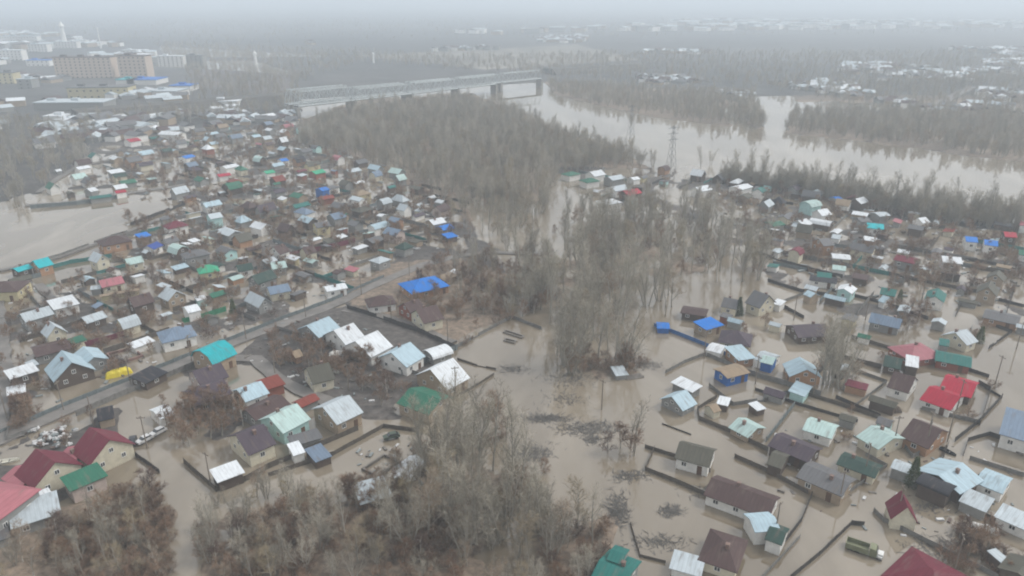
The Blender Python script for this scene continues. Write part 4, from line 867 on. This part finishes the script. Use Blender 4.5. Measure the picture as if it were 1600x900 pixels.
# yellow tarpaulin heap
def heap(px, py, ang, L, W_, hh, m, name, cat, label, lm=None, z=None):
    p = P(px, py); p.z = max(-.05, hgt(p.x, p.y)) if z is None else z; t = thing(name, p, ang, cat=cat, label=label, lm=lm)
    b_ = MB(); nx, ny = 16, 9; V = []
    for i in range(nx+1):
        for j in range(ny+1):
            u, v = i/nx*2-1, j/ny*2-1; e_ = max(0, (1-u**4))*max(0, (1-v*v)); V.append((u*L/2, v*W_/2*(1-.25*abs(u)), hh*e_**.5*(1+.08*math.sin(i*1.7+j)) - .1))
    b_.v = V
    for i in range(nx):
        for j in range(ny): a = i*(ny+1)+j; b_.f.append((a, a+ny+1, a+ny+2, a+1)); b_.m.append(0)
    b_.obj('cover', m, t)
heap(186,586,.62,6.4,2.4,1.9,mat('yellow tarpaulin', (.62,.5,.03), rough=.5, var=.12),'tarpaulin_heap','tarpaulin','bright yellow tarpaulin draped over a long pile beside the street','yellow tarpaulin',z=.05)
heap(527,559,.2,4.5,3,1.8,mat('white sheeting', (.58,.57,.54), rough=.7),'covered_pile','pile','round white covered pile behind the olive roofed garden house')
heap(1396,642,0,3.4,2.6,1.3,mat('old hay', (.09,.07,.055), rough=1, var=.4, scale=3),'hay_stack','haystack','dark round haystack soaking in water behind the orange walled house',z=0)
heap(177,578,0,2.2,2.0,1.6,mat('dark sacks', (.09,.08,.10)),'sack_pile','pile','dark purple pile beside the yellow tarpaulin')
# foundations
def foundation(corners, hh, m, label, lm=None):
    pw = [P(*c) for c in corners]; c = sum(pw, Vector())/len(pw); t = thing('foundation', c, 0, cat='foundation', label=label, lm=lm); b_ = MB()
    for a, b2 in zip(pw, pw[1:]+pw[:1]):
        L = (b2-a).length; M = Matrix.Translation(a-c) @ Matrix.Rotation(math.atan2(b2.y-a.y, b2.x-a.x), 4, 'Z'); b_.box(-.2, L-.21, -.2, .2, -1, hh, M)
    b_.obj('footing', m, t)
foundation([(168,555),(208,546),(223,558),(182,571)],.7,mat('foundation brick', (.2,.12,.1), var=.3),'unfinished rectangular brown brick foundation with a flooded inside','unfinished brick foundation')
foundation([(567,735),(601,713),(624,723),(592,746)],.6,WOODG,'timber framed pit in the mud beside the crumpled white shed','timber framed pit')
for k, (c, lb) in enumerate([([(790,517),(818,526),(815,529),(787,520)],'long dark raised bed, uppermost in the flooded garden'),([(790,530),(806,534),(803,537),(788,533)],'short dark raised bed in the flooded garden')]): foundation(c,.4,MATS['grey boards'],lb)
# shed drifting with debris
house(958,580,978,578,4.5,1.4,.4,'r','silver','grey','small pale roofed shed drifted against debris under bare trees','drifted shed',**SH)
t = thing('timber_raft', P(990,589), .3, cat='raft', label='broken timber raft beside the drifted pale shed'); b_ = MB()
for k in range(6): b_.box(-2.5+R.uniform(-.3,.3), 2.5+R.uniform(-.3,.3), -1.2+k*.4, -.86+k*.4, .02, .14+k*.004)
b_.obj('planks', MATS['grey boards'], t)
# scrap in the yard
SCR = [mat('scrap white', (.5,.5,.5)), mat('scrap grey', (.2,.22,.22)), mat('scrap rust', (.12,.085,.07))]
for k in range(36):
    x, y = R.uniform(45,118), R.uniform(672,702)
    if y > 712-.1*x+0: continue
    p = P(x, y); t = thing('scrap_heap', (p.x, p.y, max(.2, hgt(p.x, p.y))), R.uniform(0,3), cat='scrap', attrs=('scrap heap', R.choice(('',))+'pale','',1,''), group='scrap heaps in the yard')
    b_ = MB()
    for _ in range(4):
        s_ = R.uniform(.2,.6); M = Matrix.Translation((R.uniform(-.5,.5),R.uniform(-.5,.5),R.uniform(0,.4))) @ Matrix.Rotation(R.uniform(0,3),4,'Z') @ Matrix.Rotation(R.uniform(-.4,.4),4,'X'); b_.box(-s_,s_,-s_*.6,s_*.6,0,R.uniform(.1,.5),M,R.choice((0,0,1,2)))
    b_.obj('scrap_metal', SCR, t)
# rubbish and boards strewn through the plots: countless small bits
mb = MB()
def strew(poly, n, s0=.2, s1=.8, zz=None):
    pw = poly_w(poly); xs = [p[0] for p in pw]; ys = [p[1] for p in pw]; k = 0; tr = 0
    while k < n and tr < n*20:
        tr += 1; x = R.uniform(min(xs), max(xs)); y = R.uniform(min(ys), max(ys))
        if not inside(np.array(x), np.array(y), pw): continue
        s_ = R.uniform(s0, s1); M = Matrix.Translation((x, y, max(0, hgt(x, y)))) @ Matrix.Rotation(R.uniform(0,3), 4, 'Z'); mb.box(-s_, s_, -s_*R.uniform(.15,.6), s_*.4, -.05, R.uniform(.08,.5)*s_+.05, M, R.choice((0,0,1,1,3,3,3,2))); k += 1
strew([(0,470),(200,400),(560,400),(590,440),(370,525),(200,590),(0,670)], 420)
strew([(380,560),(440,500),(560,500),(640,560),(700,600),(600,650),(430,600)], 160)
strew([(200,340),(420,330),(700,300),(720,390),(200,400)], 380, .4, 1.2)
strew([(100,290),(300,205),(460,195),(680,320),(290,335)], 380, .5, 1.6)
strew([(1085,280),(1340,320),(1600,370),(1600,500),(1300,460),(1190,400)], 420, .4, 1.3)
strew([(1200,640),(1600,700),(1600,840),(1400,860),(1200,760)], 90); strew([(560,700),(650,690),(660,760),(560,770)], 60)
o = mb.obj('yard_litter', SCR+[MATS['grey boards']]); o['kind'] = 'stuff'; o['label'] = 'boards and rubbish strewn over the muddy yards'
# drifting twigs on the water
mb = MB()
for (x, y, wx, wy, k) in [(855,655,40,7,160),(920,670,55,12,200),(800,578,30,8,60),(1000,572,40,8,90),(895,590,50,20,120),(965,800,20,30,170),(985,745,30,10,70),(1050,800,22,10,70),(1030,850,50,14,60),(830,710,35,18,160),(925,688,18,8,40),(1120,770,50,14,70),(880,625,40,12,50),(1480,855,70,22,110),(1440,795,50,12,50),(760,645,40,14,60)]:
    for _ in range(k*3):
        a = R.gauss(0,.45); r_ = R.gauss(0,.45); p = P(x+a*wx, y+r_*wy, .03); an = R.uniform(0,3.14); l = R.uniform(.2,1.6); d = Vector((math.cos(an), math.sin(an), R.uniform(0,.25)))*l; n_ = Vector((-d.y, d.x, 0)).normalized()*R.uniform(.03,.1)
        mb.poly([p-n_, p+n_, p+d+n_*.4, p+d-n_*.4])
o = mb.obj('drift_debris', mat('drift twigs', (.085,.078,.07), var=.4)); o['kind'] = 'stuff'

# ------------------------------------------------------------------ bare trees
BARK = twig_mat('bark', (.36,.33,.285), (.26,.24,.205), (.42,.39,.345))
TWIG = twig_mat('twigs grey', (.23,.21,.175), (.34,.31,.25), (.44,.40,.33))
TWIGO = twig_mat('twigs olive', (.34,.28,.18), (.30,.25,.185), (.31,.235,.175))
TWIGP = twig_mat('twigs purple', (.225,.145,.10), (.28,.195,.135), (.135,.095,.08))
LEAFG = twig_mat('needles', (.06,.085,.035), (.09,.11,.045), (.045,.065,.03))
def rv(r): return Vector((r.gauss(0,1), r.gauss(0,1), r.gauss(0,1))).normalized()
def twig(mb, r, p, d, l, wd):
    n_ = d.cross(rv(r)).normalized()*wd; mid = p+d*l*.55+rv(r)*l*.06
    mb.tri(p-n_, p+n_, mid+d*l*.45)
    for s_ in (1, 2):
        dd = (d*.75+rv(r)*.55+Vector((0,0,.2))).normalized(); q_ = p.lerp(mid, r.uniform(.3, 1)); mb.tri(q_-n_*.7, q_+n_*.7, q_+dd*l*r.uniform(.35,.6))
def limb(wood, tw, r, p, d, L, rad_, lev, up, nb, tl, td):
    seg = 4 if lev < 2 else 3; pts = [p]; dd = d.copy()
    for i in range(seg): dd = (dd+rv(r)*.13+Vector((0,0,up))).normalized(); pts.append(pts[-1]+dd*L/seg)
    rs = [rad_*(1-.8*i/seg) for i in range(seg+1)]
    (wood if lev < 2 else tw).tube(pts, rs, 6 if lev == 0 else 3)
    k = nb[lev] if lev < len(nb) else 0
    if lev == len(nb)-1:
        for i in range(k): s_ = r.uniform(.15, 1)*seg; j = min(int(s_), seg-1); q_ = pts[j].lerp(pts[j+1], s_-j); twig(tw, r, q_, ((pts[j+1]-pts[j]).normalized()*.8+rv(r)*.75+Vector((0,0,.15))).normalized(), tl*r.uniform(.6,1.3), td)
        return
    for i in range(k):
        s_ = (.22 if lev == 0 else .15)+(.78)*(i+r.random())/k; s_ *= seg; j = min(int(s_), seg-1); q_ = pts[j].lerp(pts[j+1], s_-j); ax = (pts[j+1]-pts[j]).normalized()
        side = ax.cross(rv(r)).normalized(); spread = r.uniform(.55,.95) if up < .09 else r.uniform(.4,.65)
        f_ = 1-s_/seg
        limb(wood, tw, r, q_, (ax*(1-spread*.45)+side*spread+Vector((0,0,.35 if lev == 0 and up > .04 else 0))).normalized(), L*(.17+.27*f_)*r.uniform(.8,1.2) if lev == 0 else L*r.uniform(.3,.5), rad_*.42*(.5+.5*f_), lev+1, up, nb, tl, td)
def make_tree(kind, seed):
    r = random.Random(seed); wood, tw = MB(), MB()
    if kind == 'poplar': limb(wood, tw, r, Vector((0,0,-1)), Vector((0,0,1)), 20, .34, 0, .10, (20,7,6), 1.4, .024)
    elif kind == 'clump':
        for k in range(4): a = k*1.6+r.random(); limb(wood, tw, r, Vector((math.cos(a)*.4,math.sin(a)*.4,-1)), Vector((math.cos(a)*.28,math.sin(a)*.28,1)).normalized(), r.uniform(13,18), .26, 0, .06, (11,6,5), 1.3, .024)
    elif kind == 'spread': limb(wood, tw, r, Vector((0,0,-1)), Vector((0,0,1)), 15, .34, 0, .03, (17,8,7), 1.5, .028)
    elif kind == 'slim': limb(wood, tw, r, Vector((0,0,-1)), Vector((0,0,1)), 17, .22, 0, .14, (13,4,5), 1.2, .024)
    elif kind == 'shrub':
        for k in range(9): a = k*.7+r.random(); limb(wood, tw, r, Vector((math.cos(a)*.3,math.sin(a)*.3,-.3)), Vector((math.cos(a)*.55,math.sin(a)*.55,1)).normalized(), r.uniform(2.4,3.6), .05, 0, .04, (7,6), .9, .03)
    elif kind == 'fruit':
        limb(wood, tw, r, Vector((0,0,-.5)), Vector((0,0,1)), 5.2, .14, 0, .02, (11,6,6), .9, .028)
    elif kind == 'conifer':
        wood.tube([(0,0,-.5),(0,0,9)], [.2,.03], 6)
        for i in range(1500):
            z = r.uniform(.6, 9.2); rr = (9.4-z)*.24+.1; a = r.uniform(0,6.28); q_ = r.random()**.5; p = Vector((math.cos(a)*rr*q_, math.sin(a)*rr*q_, z)); d = Vector((math.cos(a),math.sin(a),r.uniform(-.7,.1))).normalized(); n_ = rv(r)*.16; tw.tri(p-n_, p+n_, p+d*r.uniform(.4,.8))
    return wood, tw
KINDS_ = dict(poplar=(TWIG,4), clump=(TWIG,4), spread=(TWIGO,3), slim=(TWIG,3), shrub=(TWIGP,4), fruit=(TWIGP,3), conifer=(LEAFG,2))
PROTO = {}
protoc = bpy.data.collections.new('tree_sources')
for kd, (tm, nn) in KINDS_.items():
    PROTO[kd] = []
    for i in range(nn):
        w_, tw = make_tree(kd, 100+i*7+len(kd)); PROTO[kd].append((w_.mesh('trunk', BARK), tw.mesh('crown', tm)))
KNAME = dict(poplar=('tall_bare_tree','tree','tall bare tree'), clump=('bare_tree_clump','tree','many stemmed bare tree'), spread=('bare_spreading_tree','tree','spreading olive bare tree'), slim=('slim_bare_tree','tree','slim bare tree'),
   shrub=('bare_shrub','shrub','dark bare shrub'), fruit=('bare_fruit_tree','small tree','small dark fruit tree'), conifer=('conifer','conifer','dark green conifer'))
NT = {k: 0 for k in KINDS_}
def plant(kd, x, y, sc=1.0, label=None, lm=None, stand=None, group=None):
    nm, cat, words = KNAME[kd]; z = hgt(x, y)
    t = thing(nm, (x, y, max(-.4, min(z, .4) if y < 900 else z)), R.uniform(0, 6.28), cat=cat, label=label, lm=lm, attrs=(nm.replace('_',' '), '', stand or '', sc, kd), group=group)
    a, b_ = R.choice(PROTO[kd]); s_ = sc*R.uniform(.85,1.15)
    t.scale = (s_*R.uniform(.9,1.1), s_*R.uniform(.9,1.1), s_)
    inst('trunk', a, t); inst('crown', b_, t); NT[kd] += 1; return t
def plant_px(kd, px, py, sc=1., **k): p = P(px, py); return plant(kd, p.x, p.y, sc, **k)
WSTAND = [(900,345),(1000,325),(1110,335),(1195,400),(1190,440),(1090,425),(1060,470),(1000,500),(990,545),(900,570),(845,520),(800,465),(810,420)]
def scatter(poly, n, minr, rnd=R):
    pw = poly_w(poly); xs = [p[0] for p in pw]; ys = [p[1] for p in pw]; res = []; tr = 0
    while len(res) < n and tr < n*60:
        tr += 1; x = rnd.uniform(min(xs), max(xs)); y = rnd.uniform(min(ys), max(ys))
        if inside(np.array(x), np.array(y), pw) and (minr == 0 or all((x-a)**2+(y-b_)**2 > minr*minr for a, b_ in res[-200:])): res.append((x, y))
    return res
def pick(ks): return R.choice(ks)
# stand in the flooded grove
for x, y in scatter(WSTAND, 92, 4.8): plant(pick(['poplar']*3+['clump','slim','slim','spread']), x, y, R.uniform(.5,.95), stand='flooded grove')
for (px, py, k, s_) in [(883,570,'clump',1.15),(893,583,'clump',.95),(905,560,'poplar',.9),(870,555,'slim',1),(935,560,'poplar',.85),(980,570,'clump',.8),(985,560,'slim',1),(960,560,'slim',.9),(1010,478,'clump',1.1),(1030,470,'clump',1.1),(1050,480,'spread',.9),
    (1040,495,'slim',.8),(1160,440,'poplar',1),(1185,438,'poplar',1.05),(1120,440,'slim',1),(1100,425,'slim',1),(920,480,'poplar',1.1),(860,490,'poplar',1.0),(840,470,'clump',1),(815,350,'spread',.8),(830,385,'spread',.9),(905,420,'clump',1),(985,700,'slim',.55)]:
    plant_px(k, px, py, s_, stand='flooded grove')
# tall clump on the right
for i, (px, py, s_) in enumerate([(1296,602,1.15),(1306,598,1.1),(1312,606,.95),(1286,600,.9),(1300,590,1.0)]): plant_px('clump' if i < 3 else 'poplar', px, py, s_, stand='tall clump')
plant_px('spread',1290,540,.7,stand='tall clump'); plant_px('fruit',1330,600,1.3)
# riverside row
RROW = [(1125,272),(1250,290),(1450,322),(1600,340),(1600,360),(1450,346),(1330,318),(1240,301),(1120,284)]
for x, y in scatter(RROW, 78, 6): plant(pick(['poplar','poplar','clump','slim','slim']), x, y, R.uniform(.62,.85), stand='riverside row')
for px in (940,960,985,1000,1020,1095,1110): plant_px('poplar' if px % 2 else 'clump', px, 262+R.uniform(-6,6), .6, stand='riverside row')
# wood edge and bottom thicket trees
for x, y in scatter([(700,290),(850,300),(850,340),(790,400),(730,380),(700,330)], 22, 6): plant(pick(['spread','clump','slim']), x, y, R.uniform(.45,.7), stand='wood edge')
for (px, py, k, s_) in [(700,760,'poplar',.9),(715,745,'clump',.85),(740,720,'poplar',.7),(770,735,'slim',.9),(795,790,'poplar',.85),(760,830,'clump',.75),(690,800,'spread',.75),(672,840,'spread',.8),(655,790,'slim',.7),(725,870,'clump',.7),(830,820,'clump',.7),
    (880,850,'spread',.6),(905,835,'spread',.62),(860,880,'clump',.6),(925,860,'slim',.7),(790,690,'slim',.55),(775,680,'fruit',1.3),(760,672,'fruit',1.4),(610,850,'slim',.6),(560,880,'spread',.55),(500,860,'clump',.5),(420,850,'spread',.5),(700,700,'slim',.8),
    (970,700,'fruit',1.2),(990,712,'fruit',1.1),(950,708,'fruit',1.),(640,860,'clump',.65),(810,870,'spread',.6),(990,705,'slim',.6),(240,780,'fruit',1.2),(668,745,'poplar',.85),(684,735,'clump',.85),(728,770,'poplar',.95),(748,755,'poplar',.8),(705,815,'clump',.9),(745,850,'poplar',.85),(785,845,'clump',.8),(810,800,'slim',.9),(640,820,'slim',.8),(850,845,'poplar',.65),(600,815,'clump',.5),(540,840,'slim',.55),(460,820,'slim',.5),(380,830,'clump',.45),(340,860,'slim',.5),(170,830,'fruit',1.3),(90,860,'fruit',1.4)]:
    plant_px(k, px, py, s_*1.15, stand='near thicket')
plant_px('conifer',1424,758,.7,label='yellowish green conifer beside the steep dark red roofed house'); plant_px('conifer',1154,492,.6,label='small dark green conifer between slate roofs and the dormer house'); plant_px('conifer',1405,470,.5,label='low dark conifer below the teal roof above the dark bushes')
plant_px('conifer',365,490,.5,label='small dark conifer at the green fence end'); plant_px('conifer',1530,535,.55,label='dark conifer right of the long teal roofed house')
# big bare bush in the left village
for x, y in scatter([(258,675),(270,645),(320,625),(380,640),(385,665),(340,690),(285,700)], 24, 1.8): plant('fruit', x, y, R.uniform(.9,1.35), stand='big bare bush')
# yard shrubs
R.shuffle(SHRUBS)
for x, y in SHRUBS:
    if NT['shrub'] + NT['fruit'] > 285: break
    if clear(x, y, .8, .2): plant(pick(['shrub','shrub','fruit']), x, y, R.uniform(.6,1.05), stand='yard')
for poly, k in [([(1380,490),(1440,478),(1462,510),(1400,528)],10),([(1405,415),(1460,420),(1500,450),(1430,460)],10)]:
    for x, y in scatter(poly, k, 2.5): plant('fruit', x, y, 1.0, stand='dark bushes')

# countless woods and undergrowth, each one mass
def mass(name, pts, kinds, label, smin=.7, smax=1.1):
    col = bpy.data.collections.new(name+'_sources')
    for kd in kinds:
        for a, b_ in PROTO[kd][:3]:
            me = bpy.data.meshes.new(name+' plant'); va = len(a.vertices)
            V = np.empty(va*3, np.float32); a.vertices.foreach_get('co', V); W_ = np.empty(len(b_.vertices)*3, np.float32); b_.vertices.foreach_get('co', W_)
            fs = [tuple(p.vertices) for p in a.polygons]; n0 = len(fs); fs += [tuple(v+va for v in p.vertices) for p in b_.polygons]
            me.from_pydata(np.concatenate([V, W_]).reshape(-1,3).tolist(), [], fs); me.materials.append(a.materials[0]); me.materials.append(b_.materials[0])
            mi = np.zeros(len(fs), np.int32); mi[n0:] = 1; me.polygons.foreach_set('material_index', mi); me.update()
            col.objects.link(bpy.data.objects.new(name+'_source', me))
    pm_ = bpy.data.meshes.new(name); pm_.from_pydata([(x, y, hgt(x, y)-.1) for x, y in pts], [], [])
    at1 = pm_.attributes.new('sz', 'FLOAT', 'POINT'); at1.data.foreach_set('value', [R.uniform(smin, smax) for _ in pts])
    at2 = pm_.attributes.new('rt', 'FLOAT_VECTOR', 'POINT'); at2.data.foreach_set('vector', [c for _ in pts for c in (R.uniform(-.06,.06), R.uniform(-.06,.06), R.uniform(0, 6.28))])
    o = bpy.data.objects.new(name, pm_); C.objects.link(o); o['kind'] = 'stuff'; o['label'] = label
    g = bpy.data.node_groups.new(name, 'GeometryNodeTree')
    g.interface.new_socket('Geometry', in_out='INPUT', socket_type='NodeSocketGeometry'); g.interface.new_socket('Geometry', in_out='OUTPUT', socket_type='NodeSocketGeometry')
    gi = g.nodes.new('NodeGroupInput'); go_ = g.nodes.new('NodeGroupOutput'); m2 = g.nodes.new('GeometryNodeMeshToPoints'); ip = g.nodes.new('GeometryNodeInstanceOnPoints'); ci = g.nodes.new('GeometryNodeCollectionInfo')
    ci.inputs['Collection'].default_value = col; ci.inputs['Separate Children'].default_value = True; ci.inputs['Reset Children'].default_value = True
    a1 = g.nodes.new('GeometryNodeInputNamedAttribute'); a1.data_type = 'FLOAT'; a1.inputs['Name'].default_value = 'sz'
    a2 = g.nodes.new('GeometryNodeInputNamedAttribute'); a2.data_type = 'FLOAT_VECTOR'; a2.inputs['Name'].default_value = 'rt'
    lk = g.links.new; lk(gi.outputs[0], m2.inputs['Mesh']); lk(m2.outputs[0], ip.inputs['Points']); lk(ci.outputs[0], ip.inputs['Instance']); ip.inputs['Pick Instance'].default_value = True
    lk(a1.outputs['Attribute'], ip.inputs['Scale']); lk(a2.outputs['Attribute'], ip.inputs['Rotation']); lk(ip.outputs[0], go_.inputs[0])
    md = o.modifiers.new('scatter', 'NODES'); md.node_group = g
def dens(polys_n, clump=False):
    res = []
    for poly, n in polys_n:
        pts = scatter(poly, int(n*(1.5 if clump else 1)), 0)
        if clump: pts = [p for p in pts if vnoise(np.array([p[0]]), np.array([p[1]]), 13, 31, 3)[0] > -.03]
        res += pts
    return res
mass('central_wood', dens([([(468,205),(560,178),(730,160),(800,178),(850,205),(960,240),(1010,258),(870,274),(855,320),(790,335),(700,300),(660,285),(560,250),(470,230)], 3000), ([(640,280),(720,300),(860,330),(850,370),(760,370),(700,340)], 60)]), ['poplar','clump','spread','slim'], 'dense grey brown wood between village and river', .3, .74)
mass('far_woods', dens([([(1125,280),(1250,296),(1450,330),(1600,346),(1600,362),(1450,348),(1330,320),(1240,303),(1120,286)], 480), ([(850,132),(1180,152),(1165,192),(1130,196),(1010,180),(870,150)], 900), ([(1240,176),(1700,186),(1900,260),(1600,252),(1400,226),(1225,206)], 1700), ([(-60,190),(180,205),(60,320),(-60,340)], 200),
   ([(240,70),(700,90),(1000,85),(1700,85),(1700,135),(1180,140),(860,122),(560,100),(480,130),(300,125)], 3600), ([(290,120),(480,120),(470,165),(300,165)], 260), ([(120,192),(462,166),(462,180),(150,205)], 120),
   ([(-200,60),(240,72),(1700,50),(1700,30),(-200,30)], 3000), ([(1180,140),(1700,120),(1700,185),(1440,178)], 700)]), ['clump','spread','poplar'], 'hazy woods across the river and over the far plain', .35, .62)
UG = [([(0,860),(110,820),(180,780),(240,780),(270,810),(262,900),(250,960),(-50,960)], 170), ([(312,800),(420,755),(560,780),(660,720),(780,720),(860,770),(880,830),(960,800),(940,900),(900,960),(312,960)], 320), ([(640,690),(790,670),(860,740),(850,790),(660,790)], 90), ([(180,770),(230,765),(255,780),(250,790),(180,800)],14)]
mass('undergrowth', dens(UG, True), ['shrub','shrub','fruit'], 'tangled grey brown undergrowth in the flooded foreground', .4, .95)
mass('grove_thicket', dens([([(900,345),(1000,325),(1110,335),(1195,400),(1185,432),(1090,415),(1000,420),(930,430),(910,400)], 75), ([(800,420),(900,430),(990,450),(960,520),(870,540),(820,490)], 26), ([(1150,172),(1178,178),(1196,200),(1176,204),(1160,186)], 60)]), ['clump','spread','poplar','slim'], 'dense bare thicket filling the flooded grove', .45, .8)
mass('saplings', dens([([(10,860),(110,820),(240,780),(262,900),(0,930)], 36), ([(312,800),(420,765),(560,785),(660,720),(780,720),(860,770),(880,830),(960,810),(930,920),(312,930)], 150), (WSTAND, 60), ([(690,400),(800,395),(840,480),(760,520),(690,490)], 40)]), ['slim','spread','clump'], 'thin bare saplings rising out of the flooded undergrowth', .26, .5)
mass('scrub', dens([([(690,400),(860,390),(860,480),(800,510),(720,540),(680,500),(620,480)], 170), ([(430,510),(500,530),(620,580),(660,610),(600,650),(500,600),(400,560)], 60), ([(900,330),(1000,310),(1200,400),(1190,440),(1060,430),(960,480),(850,520),(800,440)], 70),
   ([(1130,275),(1600,345),(1600,366),(1330,322),(1130,286)], 120), ([(870,545),(1010,560),(1000,590),(890,590)], 35), ([(0,480),(300,400),(560,400),(370,525),(0,650)], 150), ([(200,340),(700,300),(720,390),(200,400)], 230), ([(120,290),(300,210),(460,200),(680,320),(290,330)], 340),
   ([(1085,285),(1340,325),(1600,375),(1600,480),(1300,440),(1190,400)], 210), ([(640,730),(560,760),(520,790),(640,800)], 30), ([(1440,830),(1560,830),(1600,900),(1500,900)], 26), ([(10,620),(50,620),(60,665),(15,680)],14)]), ['shrub','fruit'], 'low bare scrub and garden bushes across the plots', .6, 1.2)

# ------------------------------------------------------------------ labels that single things out
ORD = ['', 'second ', 'third ', 'fourth ', 'fifth ', 'sixth ', 'seventh ', 'eighth ', 'ninth ', 'tenth ']
def rel(x, y, lx, ly):
    a, b_ = Q(x, y); c, d = Q(lx, ly); dx, dy = x-lx, y-ly
    if abs(dx) > abs(dy): return 'right of' if dx > 0 else 'left of'
    return 'behind' if dy > 0 else 'in front of'
buckets = {}
for it in ALL:
    o, label, attrs, (x, y) = it
    if label or not attrs: continue
    kd, rc, wc, sz, typ = attrs
    best = min((math.hypot(x-lx, y-ly), lm, lx, ly) for lm, lx, ly, lo in LANDM if lo is not o)
    r_ = rel(x, y, best[2], best[3])
    if kd in ('house', 'shed'):
        shp = {'h': 'hipped', 'g': 'gabled', 'm': 'barrel', 's': 'sloping', 'r': 'sloping', 'b': 'curved'}[typ]
        base = f"{rc} {shp} roofed {kd} with {wc} walls {r_} the {best[1]}"
    elif kd == 'fence': base = f"{'long' if sz > 22 else 'short'} {rc} fence {r_} the {best[1]}"
    elif kd == 'utility pole': base = f"wooden utility pole standing {r_} the {best[1]}"
    elif kd == 'scrap heap': base = f"pale scrap heap {r_} the {best[1]}"
    elif typ in KNAME:
        size = 'tall ' if sz > .98 else ('low ' if sz < .75 else ''); base = f"{size}{KNAME[typ][2].replace('tall ', '')} {r_} the {best[1]}"
    else: base = f"{rc} {kd} {r_} the {best[1]}"
    if len(base.replace('-', ' ').split()) > 14: base = f"{rc} {shp} roofed {kd} {r_} the {best[1]}" if kd in ('house', 'shed') else base
    if len(base.replace('-', ' ').split()) > 14: base = base.replace('yellowish', 'yellow').replace('many stemmed ', 'bushy ').replace('gabled ', '').replace('sloping ', '').replace('hipped ', '').replace('bare ', '')
    if len(base.replace('-', ' ').split()) > 14: base = base.replace(' wooden', '').replace('standing ', '').replace('dark ', '').replace('small ', '')
    buckets.setdefault(base, []).append((best[0], o))
used = {a[1] for a in ALL if a[1]}
for base, lst in buckets.items():
    lst.sort(key=lambda q_: q_[0])
    for i, (d, o) in enumerate(lst):
        if len(lst) == 1: o['label'] = base if base not in used else 'other ' + base
        elif i < 10: o['label'] = (ORD[i]+'nearest ' if i else 'nearest ')+base
        else:
            o['label'] = 'farther ' + base; o['group'] = o.get('group') or 'indistinct repeats ' + base
